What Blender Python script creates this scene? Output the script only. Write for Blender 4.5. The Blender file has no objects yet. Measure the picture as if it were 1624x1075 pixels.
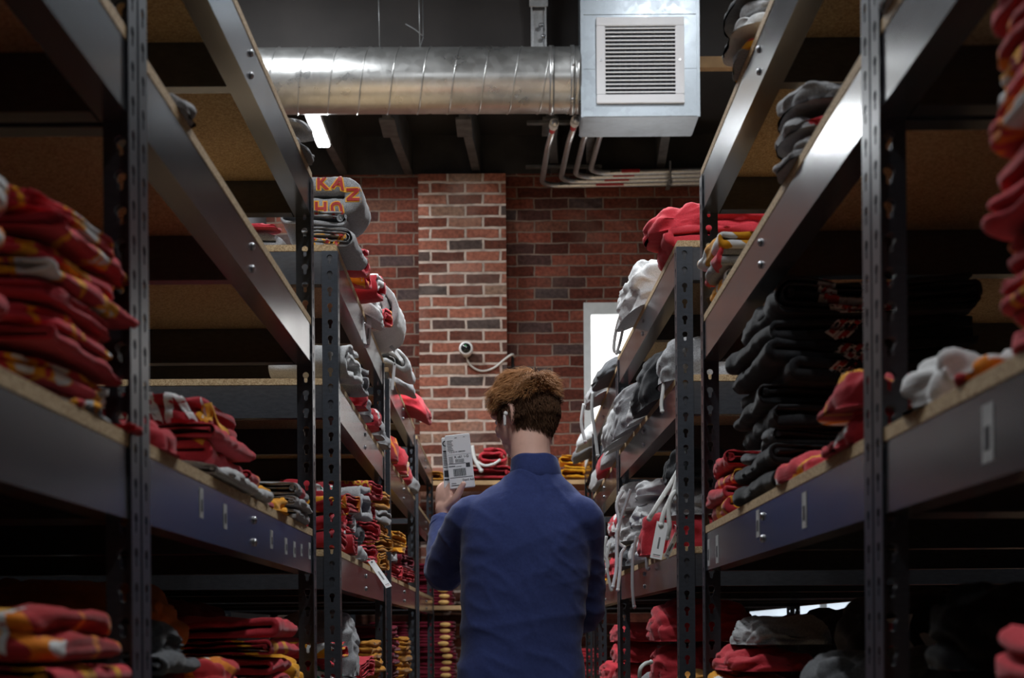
import bpy, bmesh, math, random
from mathutils import Vector, Matrix, noise, geometry
from mathutils.bvhtree import BVHTree
PI = math.pi
C = bpy.context.scene.collection
SC = bpy.context.scene
CAMZ = 1.19
F = 35/23.5*1624
ROLL = 0.0075

# ------------------------------------------------------------------ camera, world, lights, exposure
cd = bpy.data.cameras.new('camera'); cam = bpy.data.objects.new('camera', cd); C.objects.link(cam)
cd.sensor_width = 23.5; cd.lens = 35; cd.sensor_fit = 'HORIZONTAL'
cam.location = (0, 0, CAMZ)
cam.rotation_euler = (Matrix.Rotation(PI/2, 4, 'X') @ Matrix.Rotation(-ROLL, 4, 'Z')).to_euler()
cd.shift_x = (812-813)/1624
cd.shift_y = (1003-537.5)/1624
cd.clip_start = 0.05
cd.dof.use_dof = True; cd.dof.focus_distance = 4.1; cd.dof.aperture_fstop = 4.8
SC.camera = cam
w = bpy.data.worlds.new('world'); SC.world = w; w.use_nodes = True
w.node_tree.nodes['Background'].inputs[0].default_value = (0.75, 0.85, 1, 1)
w.node_tree.nodes['Background'].inputs[1].default_value = 0.0
vs = SC.view_settings
vs.view_transform = 'Standard'; vs.look = 'None'; vs.gamma = 1; vs.use_curve_mapping = False
vs.exposure = 0.45
LAMP_POWER = 1.0
# ceiling light fixtures (x, y0, y1, z underside, watts)
FIXTURES = [(-1.06, 8.2, 8.74, 3.975, 12), (-0.55, 4.7, 5.9, 4.12, 44), (0.55, 4.7, 5.9, 4.12, 44),
            (-0.5, 1.5, 2.7, 4.12, 20), (0.5, 1.5, 2.7, 4.12, 20), (-1.1, -2.2, -1.0, 4.12, 5), (1.1, -2.2, -1.0, 4.12, 5),
            (0.9, 5.9, 6.9, 4.9, 14), (-1.3, 6.2, 7.2, 4.85, 34)]  # right high lamp is unseen, added to light duct, vent box and wall

def px(x, y, D):
    """photo pixel at distance D -> world point"""
    dx = (x-813)/F*D; dy = (1003-y)/F*D
    return Vector((dx+ROLL*dy, D, CAMZ-ROLL*dx+dy))

# ------------------------------------------------------------------ materials
def nmat(name):
    m = bpy.data.materials.new(name); m.use_nodes = True
    return m, m.node_tree, m.node_tree.nodes['Principled BSDF']
def N(nt, t, **kw):
    n = nt.nodes.new(t)
    for k, v in kw.items(): setattr(n, k, v)
    return n
def rampn(nt, stops, interp='LINEAR'):
    r = N(nt, 'ShaderNodeValToRGB'); r.color_ramp.interpolation = interp
    e = r.color_ramp.elements
    while len(e) < len(stops): e.new(0.5)
    for i, (p, c) in enumerate(stops):
        e[i].position = p; e[i].color = (*c, 1) if len(c) == 3 else c
    return r
def simple(name, col, rough=0.5, metal=0.0, var=0.0, scale=20, bump=0.0, bscale=200, spec=None, coords='Object'):
    m, nt, b = nmat(name)
    b.inputs['Roughness'].default_value = rough; b.inputs['Metallic'].default_value = metal
    b.inputs['Base Color'].default_value = (*col, 1)
    if spec is not None: b.inputs['Specular IOR Level'].default_value = spec
    tc = N(nt, 'ShaderNodeTexCoord')
    if var > 0:
        n = N(nt, 'ShaderNodeTexNoise'); n.inputs['Scale'].default_value = scale; n.inputs['Detail'].default_value = 5
        nt.links.new(tc.outputs[coords], n.inputs['Vector'])
        r = rampn(nt, [(0.25, tuple(c*(1-var) for c in col)), (0.75, tuple(min(1, c*(1+var)) for c in col))])
        nt.links.new(n.outputs['Fac'], r.inputs['Fac']); nt.links.new(r.outputs['Color'], b.inputs['Base Color'])
    if bump > 0:
        n2 = N(nt, 'ShaderNodeTexNoise'); n2.inputs['Scale'].default_value = bscale; n2.inputs['Detail'].default_value = 3
        nt.links.new(tc.outputs[coords], n2.inputs['Vector'])
        bp = N(nt, 'ShaderNodeBump'); bp.inputs['Strength'].default_value = bump; bp.inputs['Distance'].default_value = 0.002
        nt.links.new(n2.outputs['Fac'], bp.inputs['Height']); nt.links.new(bp.outputs['Normal'], b.inputs['Normal'])
    return m
def emis(name, col, strength):
    m, nt, b = nmat(name)
    b.inputs['Base Color'].default_value = (*col, 1)
    b.inputs['Emission Color'].default_value = (*col, 1); b.inputs['Emission Strength'].default_value = strength
    return m
def fabric(name, col, dark=0.8, heather=0.0, accents=None, acc_scale=9, thresh=0.3, wrink=(9, .6)):
    """knit cloth; accents = (inner colour, outline colour) gives printed blocks with outlines"""
    m, nt, b = nmat(name)
    b.inputs['Roughness'].default_value = 0.92; b.inputs['Specular IOR Level'].default_value = 0.15
    b.inputs['Sheen Weight'].default_value = 0.12; b.inputs['Sheen Roughness'].default_value = 0.5
    tc = N(nt, 'ShaderNodeTexCoord'); oi = N(nt, 'ShaderNodeObjectInfo')
    add = N(nt, 'ShaderNodeVectorMath', operation='MULTIPLY_ADD')
    comb = N(nt, 'ShaderNodeCombineXYZ')
    for i in range(3): nt.links.new(oi.outputs['Random'], comb.inputs[i])
    nt.links.new(comb.outputs[0], add.inputs[0]); add.inputs[1].default_value = (7.3, 11.1, 5.7)
    nt.links.new(tc.outputs['Object'], add.inputs[2])
    n = N(nt, 'ShaderNodeTexNoise'); n.inputs['Scale'].default_value = 380 if heather else 120; n.inputs['Detail'].default_value = 2
    nt.links.new(add.outputs[0], n.inputs['Vector'])
    h = max(heather, 0.08)
    r = rampn(nt, [(0.3, tuple(c*(1-h) for c in col)), (0.7, tuple(min(1, c*(1+h)) for c in col))])
    nt.links.new(n.outputs['Fac'], r.inputs['Fac'])
    # per garment dye variation
    hsv = N(nt, 'ShaderNodeHueSaturation')
    mr = N(nt, 'ShaderNodeMapRange'); mr.inputs['To Min'].default_value = dark; mr.inputs['To Max'].default_value = 1.12
    nt.links.new(oi.outputs['Random'], mr.inputs['Value']); nt.links.new(mr.outputs[0], hsv.inputs['Value'])
    nt.links.new(r.outputs['Color'], hsv.inputs['Color'])
    last = hsv.outputs['Color']
    if accents:
        wn = N(nt, 'ShaderNodeTexNoise'); wn.inputs['Scale'].default_value = 14; wn.inputs['Detail'].default_value = 1
        nt.links.new(add.outputs[0], wn.inputs['Vector'])
        wa = N(nt, 'ShaderNodeVectorMath', operation='MULTIPLY_ADD'); wa.inputs[1].default_value = (.05, .05, .05)
        nt.links.new(wn.outputs['Color'], wa.inputs[0]); nt.links.new(add.outputs[0], wa.inputs[2])
        vo = N(nt, 'ShaderNodeTexVoronoi', distance='CHEBYCHEV'); vo.inputs['Scale'].default_value = acc_scale
        vo.inputs['Randomness'].default_value = 0.9
        nt.links.new(wa.outputs[0], vo.inputs['Vector'])
        sep = N(nt, 'ShaderNodeSeparateColor'); nt.links.new(vo.outputs['Color'], sep.inputs[0])
        sel = N(nt, 'ShaderNodeMath', operation='GREATER_THAN'); sel.inputs[1].default_value = 1-thresh
        nt.links.new(sep.outputs[0], sel.inputs[0])
        for (t, c) in ((0.40, accents[1]), (0.31, accents[0])):
            lt = N(nt, 'ShaderNodeMath', operation='LESS_THAN'); lt.inputs[1].default_value = t
            nt.links.new(vo.outputs['Distance'], lt.inputs[0])
            mu = N(nt, 'ShaderNodeMath', operation='MULTIPLY'); nt.links.new(lt.outputs[0], mu.inputs[0]); nt.links.new(sel.outputs[0], mu.inputs[1])
            mx = N(nt, 'ShaderNodeMix', data_type='RGBA'); nt.links.new(mu.outputs[0], mx.inputs[0])
            nt.links.new(last, mx.inputs[6]); mx.inputs[7].default_value = (*c, 1); last = mx.outputs[2]
        if len(accents) > 2:      # wide printed stripes
            wv = N(nt, 'ShaderNodeTexWave', bands_direction='DIAGONAL'); wv.inputs['Scale'].default_value = 5.5; wv.inputs['Distortion'].default_value = 5.0; wv.inputs['Detail Scale'].default_value = 1.4
            nt.links.new(add.outputs[0], wv.inputs['Vector'])
            gt = N(nt, 'ShaderNodeMath', operation='GREATER_THAN'); gt.inputs[1].default_value = accents[3]
            nt.links.new(wv.outputs['Fac'], gt.inputs[0])
            mx = N(nt, 'ShaderNodeMix', data_type='RGBA'); nt.links.new(gt.outputs[0], mx.inputs[0])
            nt.links.new(last, mx.inputs[6]); mx.inputs[7].default_value = (*accents[2], 1); last = mx.outputs[2]
    nt.links.new(last, b.inputs['Base Color'])
    n2 = N(nt, 'ShaderNodeTexNoise'); n2.inputs['Scale'].default_value = 45; n2.inputs['Detail'].default_value = 4
    nt.links.new(tc.outputs['Object'], n2.inputs['Vector'])
    bp = N(nt, 'ShaderNodeBump'); bp.inputs['Strength'].default_value = 0.35; bp.inputs['Distance'].default_value = 0.004
    nt.links.new(n2.outputs['Fac'], bp.inputs['Height'])
    mp = N(nt, 'ShaderNodeMapping'); mp.inputs['Scale'].default_value = (.7, 1, 2.2); nt.links.new(add.outputs[0], mp.inputs['Vector'])
    n3 = N(nt, 'ShaderNodeTexNoise'); n3.noise_type = 'RIDGED_MULTIFRACTAL'; n3.inputs['Scale'].default_value = wrink[0]; n3.inputs['Detail'].default_value = 2; n3.inputs['Distortion'].default_value = .8
    nt.links.new(mp.outputs[0], n3.inputs['Vector'])
    b2 = N(nt, 'ShaderNodeBump', invert=True); b2.inputs['Strength'].default_value = wrink[1]; b2.inputs['Distance'].default_value = 0.006
    nt.links.new(n3.outputs['Fac'], b2.inputs['Height']); nt.links.new(bp.outputs['Normal'], b2.inputs['Normal']); nt.links.new(b2.outputs['Normal'], b.inputs['Normal'])
    return m
RED = (.56, .042, .058); WHITE = (.72, .72, .72); YEL = (.82, .36, .02); GOLD = (.62, .26, .03); GRY = (.33, .33, .34)
M = {}
M['red'] = fabric('red_cotton', RED, heather=.12)
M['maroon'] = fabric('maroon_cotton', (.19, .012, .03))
M['rprint'] = fabric('red_cotton_with_print', RED, accents=(WHITE, YEL, YEL, .965), acc_scale=13, thresh=.36)
M['rstripe'] = fabric('red_cotton_with_yellow_stripes', RED, accents=(WHITE, YEL, YEL, .78), acc_scale=9, thresh=.25)
M['rwhite'] = fabric('red_cotton_with_white_print', RED, accents=(WHITE, WHITE), acc_scale=14, thresh=.4)
M['rorange'] = fabric('red_cotton_with_orange_print', (.46, .03, .035), accents=(WHITE, (.8, .25, .02), (.78, .22, .02), .84), acc_scale=12, thresh=.5)
M['gray'] = fabric('heather_grey_fleece', GRY, heather=.3)
M['lgray'] = fabric('light_grey_fleece', (.52, .52, .52), heather=.18)
M['dgray'] = fabric('dark_grey_fleece', (.085, .088, .095), heather=.35)
M['gprint'] = fabric('grey_fleece_with_red_print', GRY, heather=.25, accents=(RED, YEL), acc_scale=10, thresh=.3)
M['gred'] = fabric('grey_fleece_with_red_patches', GRY, heather=.25, accents=(RED, RED), acc_scale=9, thresh=.4)
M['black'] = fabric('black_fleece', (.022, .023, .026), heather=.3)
M['bprint'] = fabric('black_fleece_with_red_and_white_stripes', (.02, .021, .024), accents=(RED, WHITE), acc_scale=9, thresh=.16)
M['yellow'] = fabric('yellow_fleece', YEL)
M['mustard'] = fabric('mustard_fleece', (.50, .21, .025))
M['orange'] = fabric('burnt_orange_fleece', (.45, .14, .015))
M['ystripe'] = fabric('yellow_fleece_with_white_stripes', YEL, accents=(YEL, YEL, WHITE, .82), acc_scale=9, thresh=.1)
M['white'] = fabric('white_fleece', (.72, .72, .72), heather=.08)
M['green'] = fabric('red_and_green_print_cotton', RED, accents=((.05, .22, .15), WHITE), acc_scale=14, thresh=.4)
M['tiedye'] = fabric('blue_tie_dye_cotton', (.06, .2, .5), accents=((.5, .62, .75), (.2, .4, .7), (.5, .65, .8), .6), acc_scale=14, thresh=.5)
M['mgold'] = fabric('maroon_cotton_with_gold', (.2, .012, .03), accents=((.7, .4, .12), (.7, .6, .4)), acc_scale=12, thresh=.2)
M['string'] = simple('white_cord', (.68, .68, .66), .8)
M['gstring'] = simple('grey_cord', (.42, .42, .42), .8)
M['tag'] = simple('white_card', (.7, .7, .7), .6)
M['tagshade'] = simple('shaded_white_sticker', (.42, .42, .42), .6, var=.35, scale=60)  # white sticker greyed: the shade on the beams is put into its colour
M['tagdark'] = simple('black_ink', (.03, .03, .035), .6)
M['ink_w'] = simple('white_print_ink', (.75, .75, .75), .6)
M['ink_y'] = simple('yellow_print_ink', (.85, .4, .02), .6)
M['ink_r'] = simple('red_print_ink', (.42, .025, .02), .6)
M['label_w'] = simple('navy_woven_label', (.03, .035, .1), .7)
M['glaze_green'] = simple('camera_green_led', (.1, .6, .2), .4)
# powder coated rack steel
def steel(name, col, rough, metal=0.0, coat=0.0):
    m, nt, b = nmat(name)
    b.inputs['Base Color'].default_value = (*col, 1); b.inputs['Metallic'].default_value = metal
    b.inputs['Coat Weight'].default_value = coat; b.inputs['Coat Roughness'].default_value = 0.16
    tc = N(nt, 'ShaderNodeTexCoord'); n = N(nt, 'ShaderNodeTexNoise'); n.inputs['Scale'].default_value = 7; n.inputs['Detail'].default_value = 6
    nt.links.new(tc.outputs['Object'], n.inputs['Vector'])
    r = N(nt, 'ShaderNodeMapRange'); r.inputs['To Min'].default_value = rough*.75; r.inputs['To Max'].default_value = rough*1.3
    nt.links.new(n.outputs['Fac'], r.inputs['Value']); nt.links.new(r.outputs[0], b.inputs['Roughness'])
    mp = N(nt, 'ShaderNodeMapping'); mp.inputs['Scale'].default_value = (60, 4, 160); nt.links.new(tc.outputs['Object'], mp.inputs['Vector'])
    n2 = N(nt, 'ShaderNodeTexNoise'); n2.inputs['Scale'].default_value = 1.0; n2.inputs['Detail'].default_value = 3
    nt.links.new(mp.outputs[0], n2.inputs['Vector'])
    cr = rampn(nt, [(0.2, tuple(c*.8 for c in col)), (0.8, tuple(c*1.25 for c in col))])
    nt.links.new(n2.outputs['Fac'], cr.inputs['Fac']); nt.links.new(cr.outputs['Color'], b.inputs['Base Color'])
    return m
M['beam'] = steel('grey_rack_beam_steel', (.092, .096, .108), .21, metal=.5, coat=.45)
M['post'] = steel('dark_grey_rack_post_steel', (.062, .069, .083), .3, metal=.3)
M['bolt'] = simple('zinc_bolt', (.45, .45, .47), .3, 1.0)
def board_mat():
    m, nt, b = nmat('particle_board'); b.inputs['Roughness'].default_value = .75
    tc = N(nt, 'ShaderNodeTexCoord')
    v = N(nt, 'ShaderNodeTexVoronoi'); v.inputs['Scale'].default_value = 420
    n = N(nt, 'ShaderNodeTexNoise'); n.inputs['Scale'].default_value = 160; n.inputs['Detail'].default_value = 5
    for k in (v, n): nt.links.new(tc.outputs['Object'], k.inputs['Vector'])
    sep = N(nt, 'ShaderNodeSeparateColor'); nt.links.new(v.outputs['Color'], sep.inputs[0])
    mx = N(nt, 'ShaderNodeMath', operation='MULTIPLY_ADD'); mx.inputs[1].default_value = .5; nt.links.new(sep.outputs[0], mx.inputs[0])
    m2 = N(nt, 'ShaderNodeMath', operation='MULTIPLY'); m2.inputs[1].default_value = .5; nt.links.new(n.outputs['Fac'], m2.inputs[0]); nt.links.new(m2.outputs[0], mx.inputs[2])
    r = rampn(nt, [(0.1, (.24, .14, .065)), (.45, (.46, .31, .16)), (.8, (.66, .50, .30))])
    nt.links.new(mx.outputs[0], r.inputs['Fac']); nt.links.new(r.outputs['Color'], b.inputs['Base Color'])
    return m
M['board'] = board_mat()
M['timber'] = simple('pale_timber', (.5, .31, .15), .7, var=.25, scale=12)
def galv(name, col, rough, spangle=26):
    m, nt, b = nmat(name); b.inputs['Metallic'].default_value = .85
    tc = N(nt, 'ShaderNodeTexCoord')
    v = N(nt, 'ShaderNodeTexVoronoi'); v.inputs['Scale'].default_value = spangle; nt.links.new(tc.outputs['Object'], v.inputs['Vector'])
    n = N(nt, 'ShaderNodeTexNoise'); n.inputs['Scale'].default_value = 5; n.inputs['Detail'].default_value = 7; nt.links.new(tc.outputs['Object'], n.inputs['Vector'])
    sep = N(nt, 'ShaderNodeSeparateColor'); nt.links.new(v.outputs['Color'], sep.inputs[0])
    a = N(nt, 'ShaderNodeMath', operation='MULTIPLY_ADD'); a.inputs[1].default_value = .25; nt.links.new(sep.outputs[0], a.inputs[0]); nt.links.new(n.outputs['Fac'], a.inputs[2])
    r = rampn(nt, [(0.35, tuple(c*.72 for c in col)), (.85, col)]); nt.links.new(a.outputs[0], r.inputs['Fac']); nt.links.new(r.outputs['Color'], b.inputs['Base Color'])
    mr = N(nt, 'ShaderNodeMapRange'); mr.inputs['From Min'].default_value = .3; mr.inputs['From Max'].default_value = .9
    mr.inputs['To Min'].default_value = rough*.8; mr.inputs['To Max'].default_value = rough*1.35
    nt.links.new(a.outputs[0], mr.inputs['Value']); nt.links.new(mr.outputs[0], b.inputs['Roughness'])
    return m
M['galv'] = galv('galvanised_duct_steel', (.64, .64, .63), .29)
M['galvbox'] = galv('galvanised_sheet', (.40, .44, .48), .38, 40)
M['conduit'] = simple('galvanised_conduit', (.7, .71, .72), .35, .9, var=.15, scale=60)
M['strut'] = simple('dull_steel_strut', (.35, .36, .37), .45, .8, var=.3, scale=20)
M['redtape'] = simple('red_tape', (.5, .04, .05), .6)
M['darktape'] = simple('dark_label_tape', (.05, .05, .05), .6)
M['grille'] = simple('white_enamel_grille', (.8, .8, .83), .4)
M['darkvoid'] = simple('dark_duct_interior', (.010, .012, .02), .5, .3, var=.5, scale=30)
M['wood_dark'] = simple('black_painted_timber', (.028, .026, .026), .7, var=.5, scale=8)
M['joist'] = simple('dusty_dark_steel_joist', (.07, .068, .068), .6, var=.6, scale=14)
M['ceil'] = simple('black_painted_ceiling', (.022, .021, .022), .8, var=.4, scale=3, coords='Object')
M['soffit'] = simple('charcoal_plywood', (.034, .028, .026), .65, var=.55, scale=2.3)
M['plaster'] = simple('dark_plaster', (.06, .06, .065), .8, var=.2, scale=2)
M['floor'] = simple('polished_grey_concrete', (.16, .155, .15), .4, var=.25, scale=3)
M['led'] = emis('led_diffuser', (.93, .97, 1.0), 14)
M['fixture'] = simple('white_fixture_housing', (.7, .7, .7), .4)
M['winlight'] = emis('bright_daylit_window_pane', (1, .985, .97), 1.6)
M['winlight2'] = emis('dim_daylit_window_pane', (.8, .9, 1), .5)
M['winframe'] = simple('white_window_frame', (.62, .66, .68), .5, var=.08)
M['plastic_w'] = simple('white_plastic', (.75, .74, .72), .35)
M['lens'] = simple('black_glass_lens', (.01, .012, .012), .08)
M['cable_w'] = simple('white_cable', (.66, .64, .6), .5)
M['cable_b'] = simple('black_cable', (.02, .02, .02), .6)
def brick_mat(name, c1, c2, mortar, msize, dark=(.08, .06, .06), wash=0.25, bw=.2127, ms=.0045):
    m, nt, b = nmat(name); b.inputs['Roughness'].default_value = .9; b.inputs['Specular IOR Level'].default_value = .2
    tc = N(nt, 'ShaderNodeTexCoord')
    mp = N(nt, 'ShaderNodeMapping'); mp.inputs['Rotation'].default_value = (PI/2, 0, 0)
    sx = N(nt, 'ShaderNodeSeparateXYZ'); nt.links.new(tc.outputs['Object'], sx.inputs[0])
    ad = N(nt, 'ShaderNodeMath', operation='ADD'); nt.links.new(sx.outputs['X'], ad.inputs[0]); nt.links.new(sx.outputs['Y'], ad.inputs[1])
    cb = N(nt, 'ShaderNodeCombineXYZ'); nt.links.new(ad.outputs[0], cb.inputs[0]); nt.links.new(sx.outputs['Z'], cb.inputs[1])
    # slight waviness
    wn = N(nt, 'ShaderNodeTexNoise'); wn.inputs['Scale'].default_value = 9; wn.inputs['Detail'].default_value = 4; nt.links.new(cb.outputs[0], wn.inputs['Vector'])
    wa = N(nt, 'ShaderNodeVectorMath', operation='MULTIPLY_ADD'); wa.inputs[1].default_value = (.02, .016, 0); nt.links.new(wn.outputs['Color'], wa.inputs[0]); nt.links.new(cb.outputs[0], wa.inputs[2])
    br = N(nt, 'ShaderNodeTexBrick'); br.inputs['Scale'].default_value = 1
    br.inputs['Brick Width'].default_value = bw; br.inputs['Row Height'].default_value = .0692
    br.inputs['Mortar Size'].default_value = msize; br.inputs['Mortar Smooth'].default_value = .35; br.inputs['Bias'].default_value = 0
    br.inputs['Color1'].default_value = (0, 0, 0, 1); br.inputs['Color2'].default_value = (1, 1, 1, 1); br.inputs['Mortar'].default_value = (.5, .5, .5, 1)
    nt.links.new(wa.outputs[0], br.inputs['Vector'])
    rc = rampn(nt, [(0.0, dark), (.2, tuple(x*.6 for x in c1)), (.38, c1), (.65, c2), (.85, tuple(min(1, x*1.25) for x in c2)), (1, (c2[0]*.9, c2[1]*1.5, c2[2]*1.6))])
    nt.links.new(br.outputs['Color'], rc.inputs['Fac'])
    n = N(nt, 'ShaderNodeTexNoise'); n.inputs['Scale'].default_value = 45; n.inputs['Detail'].default_value = 6; nt.links.new(cb.outputs[0], n.inputs['Vector'])
    mu = N(nt, 'ShaderNodeMix', data_type='RGBA', blend_type='MULTIPLY'); mu.inputs[0].default_value = .8
    r2 = rampn(nt, [(0.3, (.45, .42, .42)), (.7, (1.2, 1.15, 1.12))]); nt.links.new(n.outputs['Fac'], r2.inputs['Fac'])
    nt.links.new(rc.outputs['Color'], mu.inputs[6]); nt.links.new(r2.outputs['Color'], mu.inputs[7])
    # lime wash and soot
    n3 = N(nt, 'ShaderNodeTexNoise'); n3.inputs['Scale'].default_value = 2.6; n3.inputs['Detail'].default_value = 8; nt.links.new(cb.outputs[0], n3.inputs['Vector'])
    r3 = rampn(nt, [(.52, (0, 0, 0)), (.75, (wash, wash, wash))]); nt.links.new(n3.outputs['Fac'], r3.inputs['Fac'])
    mw = N(nt, 'ShaderNodeMix', data_type='RGBA'); nt.links.new(r3.outputs['Color'], mw.inputs[0]); nt.links.new(mu.outputs[2], mw.inputs[6]); mw.inputs[7].default_value = (*mortar, 1)
    mm = N(nt, 'ShaderNodeMix', data_type='RGBA'); nt.links.new(br.outputs['Fac'], mm.inputs[0]); nt.links.new(mw.outputs[2], mm.inputs[6])
    n4 = N(nt, 'ShaderNodeTexNoise'); n4.inputs['Scale'].default_value = 18; n4.inputs['Detail'].default_value = 5; nt.links.new(cb.outputs[0], n4.inputs['Vector'])
    r4 = rampn(nt, [(.3, tuple(x*.6 for x in mortar)), (.65, mortar)]); nt.links.new(n4.outputs['Fac'], r4.inputs['Fac']); nt.links.new(r4.outputs['Color'], mm.inputs[7])
    nt.links.new(mm.outputs[2], b.inputs['Base Color'])
    inv = N(nt, 'ShaderNodeMath', operation='SUBTRACT'); inv.inputs[0].default_value = 1; nt.links.new(br.outputs['Fac'], inv.inputs[1])
    hh = N(nt, 'ShaderNodeMath', operation='MULTIPLY_ADD'); hh.inputs[1].default_value = .3; nt.links.new(n.outputs['Fac'], hh.inputs[0]); nt.links.new(inv.outputs[0], hh.inputs[2])
    bp = N(nt, 'ShaderNodeBump'); bp.inputs['Strength'].default_value = .8; bp.inputs['Distance'].default_value = .008
    nt.links.new(hh.outputs[0], bp.inputs['Height']); nt.links.new(bp.outputs['Normal'], b.inputs['Normal'])
    return m
M['brick_wall'] = brick_mat('old_red_brick', (.145, .040, .027), (.20, .058, .038), (.25, .18, .145), .0058)  # base colour lowered: shade from duct and racks is put into it
M['brick_pier'] = brick_mat('red_brick_pale_mortar', (.22, .075, .05), (.32, .12, .08), (.60, .48, .41), .0092, dark=(.085, .07, .065))
M['skin'] = simple('skin', (.74, .44, .35), .55, var=.08, scale=30)
M['hair'] = simple('ginger_brown_hair', (.35, .165, .065), .7, var=.35, scale=90, spec=.2)
M['nape'] = simple('short_dark_shaded_hair', (.075, .036, .018), .75, var=.35, scale=90, spec=.15)  # short dark hair, with the nape's shadow also put into its colour
M['jacket'] = fabric('blue_knit_pullover', (.030, .043, .138), dark=1.0, wrink=(4, .12))
M['trouser'] = fabric('dark_navy_trousers', (.02, .024, .035))
M['shoe'] = simple('white_leather', (.6, .6, .6), .5)
M['eye'] = simple('eye_white', (.8, .8, .8), .3)
M['carton'] = simple('white_carton', (.74, .75, .76), .5)

# ------------------------------------------------------------------ mesh helpers
def link(name, me, parent=None, mat=None, smooth=False):
    o = bpy.data.objects.new(name, me); C.objects.link(o)
    if mat is not None: me.materials.append(M[mat] if isinstance(mat, str) else mat)
    if smooth:
        for p in me.polygons: p.use_smooth = True
    if parent is not None: o.parent = parent
    return o
def obj(name, bm, mat, parent=None, smooth=False):
    me = bpy.data.meshes.new(name)
    bmesh.ops.recalc_face_normals(bm, faces=bm.faces)
    bm.to_mesh(me); bm.free()
    return link(name, me, parent, mat, smooth)
def tag(o, label=None, cat=None, group=None, kind=None):
    if label: o['label'] = label
    if cat: o['category'] = cat
    if group: o['group'] = group
    if kind: o['kind'] = kind
    return o
def thing(name, label, cat, loc=(0, 0, 0), rz=0, group=None):
    o = bpy.data.objects.new(name, None); C.objects.link(o); o.empty_display_size = .05
    o.location = loc; o.rotation_euler = (0, 0, rz)
    return tag(o, label, cat, group)
def NB(): return bmesh.new()
def box(bm, x0, x1, y0, y1, z0, z1):
    v = [bm.verts.new((x, y, z)) for x in (x0, x1) for y in (y0, y1) for z in (z0, z1)]
    for f in ((0, 1, 3, 2), (4, 6, 7, 5), (0, 4, 5, 1), (2, 3, 7, 6), (0, 2, 6, 4), (1, 5, 7, 3)):
        bm.faces.new([v[i] for i in f])
    return v
def bevbox(bm, x0, x1, y0, y1, z0, z1, r=.002):
    b2 = bmesh.new(); box(b2, x0, x1, y0, y1, z0, z1)
    bmesh.ops.bevel(b2, geom=b2.edges[:], offset=r, segments=2, affect='EDGES')
    merge(bm, b2)
def merge(bm, b2, mat=None):
    me = bpy.data.meshes.new('tmp'); b2.to_mesh(me); b2.free()
    if mat is not None: me.transform(mat)
    bm.from_mesh(me); bpy.data.meshes.remove(me)
def tube(bm, pts, r, seg=10, caps=True, flat=1.0):
    """tube along pts; r number or list"""
    pts = [Vector(p) for p in pts]; n = len(pts)
    rs = r if isinstance(r, (list, tuple)) else [r]*n
    rings = []; up = Vector((0, 0, 1)); prev = None
    for i, p in enumerate(pts):
        t = (pts[min(i+1, n-1)]-pts[max(i-1, 0)]).normalized()
        if prev is None:
            a = up if abs(t.z) < .9 else Vector((1, 0, 0))
            u = t.cross(a).normalized()
        else:
            u = (prev-t*prev.dot(t)).normalized()
        prev = u; v = t.cross(u)
        rings.append([bm.verts.new(p+(u*math.cos(2*PI*k/seg)+v*math.sin(2*PI*k/seg)*flat)*rs[i]) for k in range(seg)])
    for a, b in zip(rings, rings[1:]):
        for k in range(seg): bm.faces.new((a[k], a[(k+1) % seg], b[(k+1) % seg], b[k]))
    if caps:
        bm.faces.new(rings[0][::-1]); bm.faces.new(rings[-1])
    return rings
def cyl(bm, a, b, r, seg=16): tube(bm, [a, b], r, seg)
def spline(pts, n=8):
    P = [Vector(p) for p in pts]; out = []
    for i in range(len(P)-1):
        p0, p1, p2, p3 = P[max(i-1, 0)], P[i], P[i+1], P[min(i+2, len(P)-1)]
        for k in range(n):
            t = k/n
            out.append(.5*((2*p1)+(p2-p0)*t+(2*p0-5*p1+4*p2-p3)*t*t+(3*p1-p0-3*p2+p3)*t**3))
    out.append(P[-1]); return out
def ellipsoid(bm, c, r, sub=3, rot=None):
    m = Matrix.Translation(c) @ (rot.to_4x4() if rot else Matrix.Identity(4)) @ Matrix.Diagonal((*r, 1))
    bmesh.ops.create_icosphere(bm, subdivisions=sub, radius=1, matrix=m)
def nz(p): return noise.noise(p)
def nvec(p): return noise.noise_vector(p)

# ------------------------------------------------------------------ the room
def struct(name, bm, mat, parent=None):
    o = obj(name, bm, mat, parent); o['kind'] = 'structure'; return o
WY = 9.41
b = NB(); box(b, -5, 5, -4, WY+.2, -.1, 0); struct('floor', b, 'floor')
b = NB(); box(b, -5, 5, -4, 8.35, 5.0, 5.1); struct('ceiling', b, 'ceil')
b = NB(); box(b, -1.6, -1.5, -4, WY+.2, 0, 5.1); struct('wall_left', b, 'plaster')
b = NB(); box(b, 3.4, 3.5, -4, WY+.2, 0, 5.1); struct('wall_right', b, 'plaster')
b = NB(); box(b, -5.1, 5.1, -4.1, -4, 0, 5.1); struct('wall_back', b, 'plaster')
# brick wall with a window opening
WX0, WX1, WZ0, WZ1 = .452, 1.25, 2.15, 3.22
b = NB()
box(b, -5, WX0, WY, WY+.2, 0, 4.02); box(b, WX1, 1.38, WY, WY+.2, 0, 4.02); box(b, 1.38, 2.6, WY, WY+.2, 0, 1.26); box(b, 1.38, 2.6, WY, WY+.2, 1.42, 4.02); box(b, 2.6, 5, WY, WY+.2, 0, 4.02)
box(b, WX0, WX1, WY, WY+.2, 0, WZ0); box(b, WX0, WX1, WY, WY+.2, WZ1, 4.02)
struct('wall_front', b, 'brick_wall')
b = NB(); box(b, -5, 5, WY, WY+.2, 4.02, 5.1); struct('trim_1', b, 'wood_dark')
b = NB(); box(b, -.556, -.022, WY-.11, WY, 0, 3.99); struct('wall_pier', b, 'brick_pier')
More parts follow.
